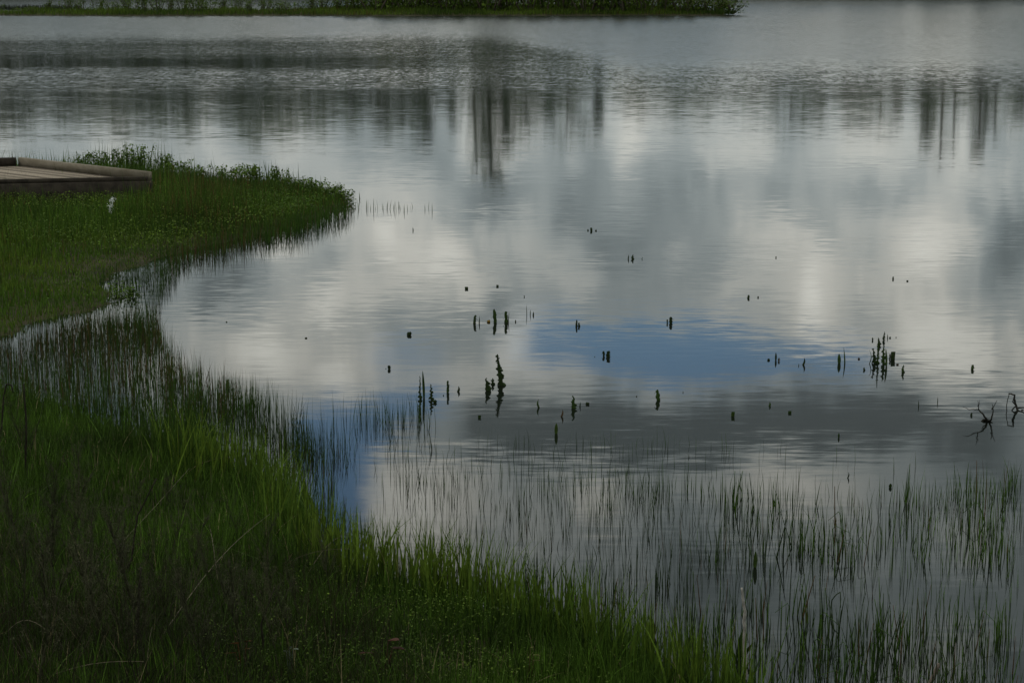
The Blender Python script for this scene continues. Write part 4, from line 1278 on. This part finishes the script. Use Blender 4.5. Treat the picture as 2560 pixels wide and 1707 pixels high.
def ground_hit(x, y):
    z = 0.0
    for _ in range(8):
        p = q(x, y, z)
        z = .5 * z + .5 * max(0, float(height(np.array([p[:2]]))[0]))
    p = q(x, y, z)
    return (p[0], p[1], z)


MORE = [(60, 1330, .8, 'second weed in from the left edge under the tallest one'), (120, 1430, .85, 'weed with a dense twiggy head left of the long straw foot'), (60, 1530, .8, 'weed between the two flat straws at lower left'),
        (300, 1400, .75, 'weed crossed by the long diagonal straw'), (240, 1500, .75, 'shorter weed between the two dark stems at lower left'), (400, 1520, .75, 'weed left of the thin twigged one in the bottom grass'),
        (390, 1330, .6, 'thin weed under the upper end of the long diagonal straw'), (500, 1420, .6, 'weed just right of the brown haze in the middle of the grass'), (130, 1270, .7, 'weed right of the dark upright stalk at the left edge'),
        (560, 1560, .65, 'weed above the orange leaf at the bottom'), (220, 1320, .7, 'weed left of the one above the diagonal straw'), (690, 1560, .55, 'low weed beside the red leaf'),
        (330, 1660, .85, 'dense weed cut by the bottom edge left of centre'), (80, 1680, .9, 'dense weed cut by the bottom edge near the left corner'), (640, 1480, .55, 'low brown weed between the leaning one and the small right one')]
for k, (x, y, h_, lab) in enumerate(WEEDS + MORE):
    p = ground_hit(x, y)
    root = tag(empty('dead_weed', p), lab, 'dead weed', 'dead brown weeds in the near grass')
    root.scale = (h_ / .95,) * 3
    root.rotation_euler = (0, 0, random.uniform(-.6, .6))
    a_, b_ = WP[k % 7]
    obj('stem', a_, root); obj('sprays', b_, root)

STRAWS = [((140, 1385), (435, 1075), 'long pale straw slanting up across the lower left grass'), ((640, 1300), (810, 1150 + 110), 'thin straw at the shoreline corner'),
          ((345, 1500), (620, 1180), 'long thin straw slanting through the middle grass'), ((0, 1470), (110, 1448), 'short pale straw lying flat at the left edge'),
          ((90, 1560), (330, 1518), 'pale straw lying flat near the bottom edge'), 
          ((700, 1330), (800, 1225), 'short straw tilted by the shoreline'), ((120, 1300), (60, 1190), 'short straw tilted left in the weeds'),
          ((235, 1400), (215, 1320), 'short upright pale straw under the diagonal one'),
          ((480, 1200), (500, 1330), 'bent pale straw in the middle grass'), ((335, 1560), (350, 1440), 'thick pale upright straw at the bottom left')]
for k, (a, b_, lab) in enumerate(STRAWS):
    zA = ground_hit(*a)[2] + .06
    zB = ground_hit(*b_)[2] + .30
    p0 = np.array(q(*a, z=zA)); p1 = np.array(q(*b_, z=zB))
    tt = np.linspace(0, 1, 9)[:, None]
    pts = p0 * (1 - tt) + p1 * tt
    pts[:, 2] += .09 * np.sin(tt[:, 0] * math.pi) * random.uniform(-.5, 1)
    loc = (float(p0[0]), float(p0[1]), float(p0[2]))
    gg = Geo().tube(pts - p0, np.linspace(.0019, .0008, 9) * (.8 + .3 * (k % 3)), 5, np.array((.26, .22, .15)) * (.8 if k in (0, 3, 4, 11) else .45))
    tag(obj('straw', gg.mesh('straw', M_DEAD, True), loc=loc), lab, 'straw', 'pale dead straws over the near grass')

# coloured broad leaves at the bottom edge
for (x, y, s_, c_, lab) in [(880, 1545, .07, (.06, .022, .012), 'dull red broad leaf at the bottom edge of the near grass'), (560, 1545, .06, (.12, .055, .018), 'orange brown broad leaf at the bottom edge left of the red one'),
                            (665, 1548, .035, (.16, .19, .15), 'small pale leaf at the bottom edge between the orange and red leaves'), (1215, 1548, .035, (.12, .12, .03), 'yellowish leaf at the bottom edge under the shore grass')]:
    p = ground_hit(x, y + 30)
    root = tag(empty('broad_leaf_plant', (p[0], p[1], p[2])), lab, 'plant')
    gs, gl = Geo(), Geo()
    for j in range(4):
        a = random.uniform(-1.2, 1.2)
        hh_ = random.uniform(.16, .24)
        tip = np.array([math.sin(a) * s_ * .8, random.uniform(-.05, .05), hh_])
        gs.tube([(0, 0, 0), tuple(tip * .6), tuple(tip)], [.004, .003, .002], 4, np.array(c_) * .6)
        L = s_ * random.uniform(.8, 1.2)
        d = np.array([math.sin(a), -.4, .35]); d /= np.linalg.norm(d)
        pts = [tip + d * L * f_ - np.array([0, 0, .3 * L * f_ * f_]) for f_ in np.linspace(0, 1, 8)]
        strip(gl, pts, L * .33 * np.array([.3, .8, 1, 1, .9, .7, .4, .05]), np.array(c_) * random.uniform(.7, 1.2), a * .4 + 1.0 * (j % 2))
    obj('stems', gs.mesh('stems', M_LEAF), root); obj('leaves', gl.mesh('leaves', M_LEAF), root)


# ------------------------------------------------------------------ far island
g = Geo()
P = scatter(ISLAND, 42000, lambda P: np.clip(1.2 - (P[:, 1] - 139) / 14, .15, 1))
P = P[in_view(P, 3)]
hh = rng.uniform(.12, .38, len(P)) * (1 + .6 * vnoise(P, 1.1, 44))
blades(g, on_ground(P), hh, rng.uniform(.02, .045, len(P)), np.abs(rng.normal(.15, .15, len(P))), cols=tint(P, G_DARK, G_YEL, BROWN, .5, 2, .05), seg=2)
o = obj('island_grass', g.mesh('island_grass', M_GRASS)); tag(o, 'low green growth along the edge of the far island', 'ground cover', kind='stuff')


def shrub_meshes(rs, h_, rx, n, size):
    r = random.Random(rs)
    gs, gl = Geo(), Geo()
    ns = 9
    for k in range(ns):
        a = r.uniform(0, 6.28); rr = r.uniform(.1, .95)
        hz = h_ * r.uniform(.55, 1.0) * (1.05 - .35 * rr)
        top = np.array([math.cos(a) * rx * rr, math.sin(a) * rx * rr, hz])
        pts = np.array([(top[0] * .25, top[1] * .25, -.05), (top[0] * .7, top[1] * .7, hz * .5), tuple(top)])
        gs.tube(pts, [.025, .018, .006], 4, (.05, .045, .03))
        per = n // ns
        f = rng.uniform(.08, 1.03, per)
        C = np.array([np.interp(f, [0, .5, 1], pts[:, a_]) for a_ in range(3)]).T
        C += rng.normal(0, 1, (per, 3)) * (.07 + .16 * (1 - f))[:, None] * rx * 1.2
        C[:, 2] = np.maximum(C[:, 2], .03)
        cl = np.array(G_DARK) + (np.array(G_YEL) - np.array(G_DARK)) * rng.random((per, 1))
        leaves(gl, C, rng.uniform(.6, 1.4, per) * size, cl * r.uniform(.7, 1.3), .7, .6)
    return gs.mesh('branches', M_BARK), gl.mesh('foliage', M_LEAF)


SP = [shrub_meshes(300 + k, 1.0, .75, 700, .085) for k in range(6)]
ORD = ('first second third fourth fifth sixth seventh eighth ninth tenth eleventh twelfth thirteenth fourteenth fifteenth sixteenth seventeenth eighteenth nineteenth twentieth twenty-first twenty-second twenty-third twenty-fourth').split()
# x px, height m, width scale
LOW = [(-10, .5), (60, .45), (110, .6), (155, .9), (190, .75), (225, .85), (262, .7), (300, 1.25), (330, 1.0), (362, 1.15), (392, .9), (420, 1.35), (450, 1.1), (478, .95), (510, .7), (545, .95),
       (575, .8), (610, .85), (645, .75), (680, .7), (712, .8), (745, .95), (775, 1.05), (800, 1.3)]
HIGH = [(830, 1.7), (860, 2.0), (900, 2.1), (940, 2.3), (985, 2.2), (1030, 2.4), (1075, 2.3), (1120, 2.5), (1165, 2.4), (1210, 2.5), (1255, 2.3), (1300, 2.4), (1345, 2.5), (1390, 2.2), (1435, 2.4), (1480, 2.3),
        (1525, 2.1), (1565, 1.9), (1600, 1.7), (1630, 1.45), (1655, 1.1), (1675, .7)]
for k, (x, h_) in enumerate(LOW + HIGH):
    c = q(x, 35.5)
    lowish = k < len(LOW)
    y_ = c[1] + random.uniform(.3, 2.2)
    x_ = c[0] * y_ / c[1]
    pos = k if lowish else k - len(LOW)
    if lowish:
        look = 'spiky taller' if h_ > 1.2 else 'leafy' if h_ > .8 else 'low'
        lab = look + ' shrub, ' + ORD[pos] + ' from the left on the low part of the far island'
    else:
        pos = len(LOW) + len(HIGH) - 1 - k
        look = 'tall dense' if h_ > 2 else 'rounded' if h_ > 1.5 else 'small'
        lab = look + ' shrub, ' + ORD[pos] + ' in the front row from the right end of the island'
    root = tag(empty('shrub', (x_, y_, .12)), lab, 'shrub', 'shrubs on the far island')
    wsc = (.75 + .3 * random.random()) * (1.15 if lowish else 2.4)
    root.scale = (wsc, wsc, h_ * (1.6 if lowish else 1.55))
    root.rotation_euler = (0, 0, random.uniform(0, 6.28))
    a_, b_ = SP[k % 6]
    obj('branches', a_, root); obj('foliage', b_, root)
for k in range(14):       # second row of tall shrubs behind
    x = 880 + k * 50
    c = q(x, 32)
    root = tag(empty('shrub', (c[0] * 148 / c[1], 148, .2)), 'tall shrub, ' + ORD[k] + ' from the left in the back row of the island thicket', 'shrub', 'shrubs on the far island')
    root.scale = (2.4, 2.4, 3.8); root.rotation_euler = (0, 0, k * 1.3)
    a_, b_ = SP[(k + 2) % 6]
    obj('branches', a_, root); obj('foliage', b_, root)
# distant dark reed bed behind the left end of the island
g = Geo()
c0, c1 = q(-60, 22), q(172, 22)
P = np.column_stack([rng.uniform(c0[0], c1[0], 2500), rng.uniform(156, 163, 2500)])
blades(g, np.column_stack([P, np.full(len(P), -.05)]), rng.uniform(.15, .5, len(P)), .03, np.abs(rng.normal(.1, .1, len(P))), cols=(.02, .025, .015), seg=2)
o = obj('far_reeds', g.mesh('far_reeds', M_RUSH)); tag(o, 'dark reed bed in the water behind the left end of the island', 'reeds', kind='stuff')


# ------------------------------------------------------------------ far shore: trees whose reflections streak the pond
def tree_meshes(rs, kind):
    """unit tree, 1 m tall (scaled later); kind: pine, poplar, broad, bare"""
    r = random.Random(rs)
    rr_ = np.random.default_rng(rs)
    gs, gl = Geo(), Geo()
    bend = r.uniform(-.03, .03)
    tp = np.array([(bend * f * f, 0, f - .01) for f in np.linspace(0, .97, 8)])
    gs.tube(tp, np.linspace(.014 if kind != 'broad' else .02, .003, 8), 7, (.5, .5, .5))
    lo, wid, nl = {'pine': (.22, .15, 22), 'poplar': (.15, .085, 16), 'broad': (.25, .30, 16), 'bare': (.35, .12, 12)}[kind]
    for k in range(nl):
        f = lo + (1 - lo) * (k + r.random()) / nl
        a = r.uniform(0, 6.28)
        if kind == 'pine': L = wid * (1.08 - f) / (1 - lo) * r.uniform(.6, 1.15)
        elif kind == 'poplar': L = wid * math.sin(min(1, (f - lo) / (1 - lo) + .12) * math.pi * .93) * r.uniform(.7, 1.1)
        elif kind == 'bare': L = wid * (1.1 - f) * r.uniform(.6, 1.2)
        else: L = wid * math.sqrt(max(.05, 1 - ((f - lo) / (1 - lo) * 2 - .9) ** 2 * .8)) * r.uniform(.6, 1.05)
        rise = {'pine': -.05, 'poplar': .9, 'broad': .45, 'bare': .5}[kind]
        b0 = np.array([bend * f * f, 0, f * .96])
        e = b0 + np.array([math.cos(a) * L, math.sin(a) * L, rise * L])
        gs.tube([b0, (b0 + e) / 2 + np.array([0, 0, .01]), e], [.005, .0035, .0015], 4, (.5, .5, .5))
        m_ = {'pine': 60, 'poplar': 70, 'broad': 90, 'bare': 12}[kind]
        t_ = rr_.uniform(.15, 1.05, m_)[:, None]
        C = b0 * (1 - t_) + e * t_ + rr_.normal(0, 1, (m_, 3)) * ({'pine': .014, 'poplar': .018, 'broad': .035, 'bare': .02}[kind])
        cl = np.array(G_DARK) * .9 + (np.array(G_MID) - np.array(G_DARK)) * rr_.random((m_, 1))
        leaves(gl, C, rr_.uniform(.6, 1.4, m_) * .028, cl, .7, .6)
    return gs.mesh('trunk', M_BARK), gl.mesh('crown', M_LEAF)


TP = {}
for kd in ('pine', 'poplar', 'broad', 'bare'):
    TP[kd] = [tree_meshes(500 + 10 * len(TP) + j, kd) for j in range(2)]


def refl_h(y, dist):
    """height of a tree whose top mirrors at photo row y"""
    d = ray(1280, y * K)
    return dist * (-d[2] / d[1]) - CAM_H


TREES = [  # x, mirrored top row, kind
    (-60, 300, 'broad'), (30, 285, 'broad'), (90, 250, 'pine'), (170, 265, 'broad'), (250, 250, 'broad'), (330, 270, 'poplar'), (365, 300, 'pine'), (435, 310, 'pine'), (500, 250, 'broad'),
    (560, 290, 'broad'), (620, 280, 'poplar'), (690, 245, 'broad'), (760, 250, 'broad'), (820, 300, 'poplar'), (870, 315, 'pine'), (925, 290, 'pine'), (972, 340, 'pine'), (1030, 300, 'poplar'),
    (1085, 410, 'bare'), (1120, 425, 'poplar'), (1160, 360, 'poplar'), (1210, 320, 'broad'), (1265, 300, 'poplar'), (1310, 320, 'broad'), (1370, 305, 'poplar'), (1500, 250, 'broad'),
    (1560, 262, 'broad'), (1640, 245, 'broad'), (1720, 240, 'broad'), (1820, 300, 'broad'), (1870, 280, 'poplar'), (1940, 280, 'broad'), (2010, 300, 'broad'), (2050, 290, 'pine'),
    (2125, 350, 'poplar'), (2160, 395, 'bare'), (2185, 360, 'bare'), (2245, 375, 'pine'), (2280, 330, 'bare'), (2340, 290, 'broad'), (2420, 300, 'broad'), (1780, 255, 'pine'), (-150, 290, 'broad'), (2500, 310, 'poplar')]
LBL = {'pine': 'dark conifer on the far shore, seen only as a dark streak mirrored in the pond', 'poplar': 'slender tree on the far shore, seen only as a long streak mirrored in the pond',
       'broad': 'round crowned tree on the far shore, seen only mirrored in the pond', 'bare': 'thin leafed tree on the far shore, seen only as a faint mirrored streak'}
for k, (x, yt, kd) in enumerate(TREES):
    dist = 248 + random.uniform(0, 10)
    h_ = refl_h(yt, dist)
    X = (x * K - 1280) / F_PX * dist / math.cos(R(PITCH)) * .985
    z = float(height(np.array([[X, dist]]))[0])
    root = tag(empty('tree', (X, dist, z - .1)), LBL[kd], 'tree', 'trees on the far shore')
    sx_t = h_ * random.uniform(1.0, 1.5)
    root.scale = (sx_t, sx_t, h_ - z)
    root.rotation_euler = (0, 0, random.uniform(0, 6.28))
    a_, b_ = TP[kd][k % 2]
    obj('trunk', a_, root); obj('crown', b_, root)
g = Geo()      # thicket along the far shore
P = np.column_stack([rng.uniform(-80, 80, 120000), rng.uniform(244, 256, 120000)])
XX = P[:, :1] @ np.array([[1, 0]])
top = 12.6 + 1.7 * vnoise(XX, .12, 40) + 1.6 * vnoise(XX, .6, 41) + 2.2 * vnoise(XX, 2.2, 43) + np.where(P[:, 0] < -10, 1.8, 0) - 2.5 * np.exp(-((P[:, 0] - 10) / 3) ** 2)
Zt = height(P) + rng.uniform(0, 1, len(P)) ** 1.0 * top
leaves(g, np.column_stack([P, Zt]), rng.uniform(.35, .8, len(P)), tint(P, G_DARK, G_MID, None, .2, 3), .7, .7)
o = obj('thicket', g.mesh('thicket', M_LEAF)); tag(o, 'dark thicket along the far shore seen mirrored in the pond', 'thicket', kind='stuff')

# two unseen trees added beside and behind the viewer so their crowns shade the near grass
for k, (x, y, h_, lab) in enumerate([(-5.5, 3.0, 10.5, 'unseen broad crowned tree added left of the viewpoint to shade the near grass'), (-1.5, -3.5, 12.0, 'unseen broad crowned tree added behind the viewpoint for shade')]):
    z = float(height(np.array([[x, y]]))[0])
    root = tag(empty('tree', (x, y, z - .1)), lab, 'tree')
    root.scale = (h_ * 1.15, h_ * 1.15, h_)
    obj('trunk', TP['broad'][k][0], root); obj('crown', TP['broad'][k][1], root)
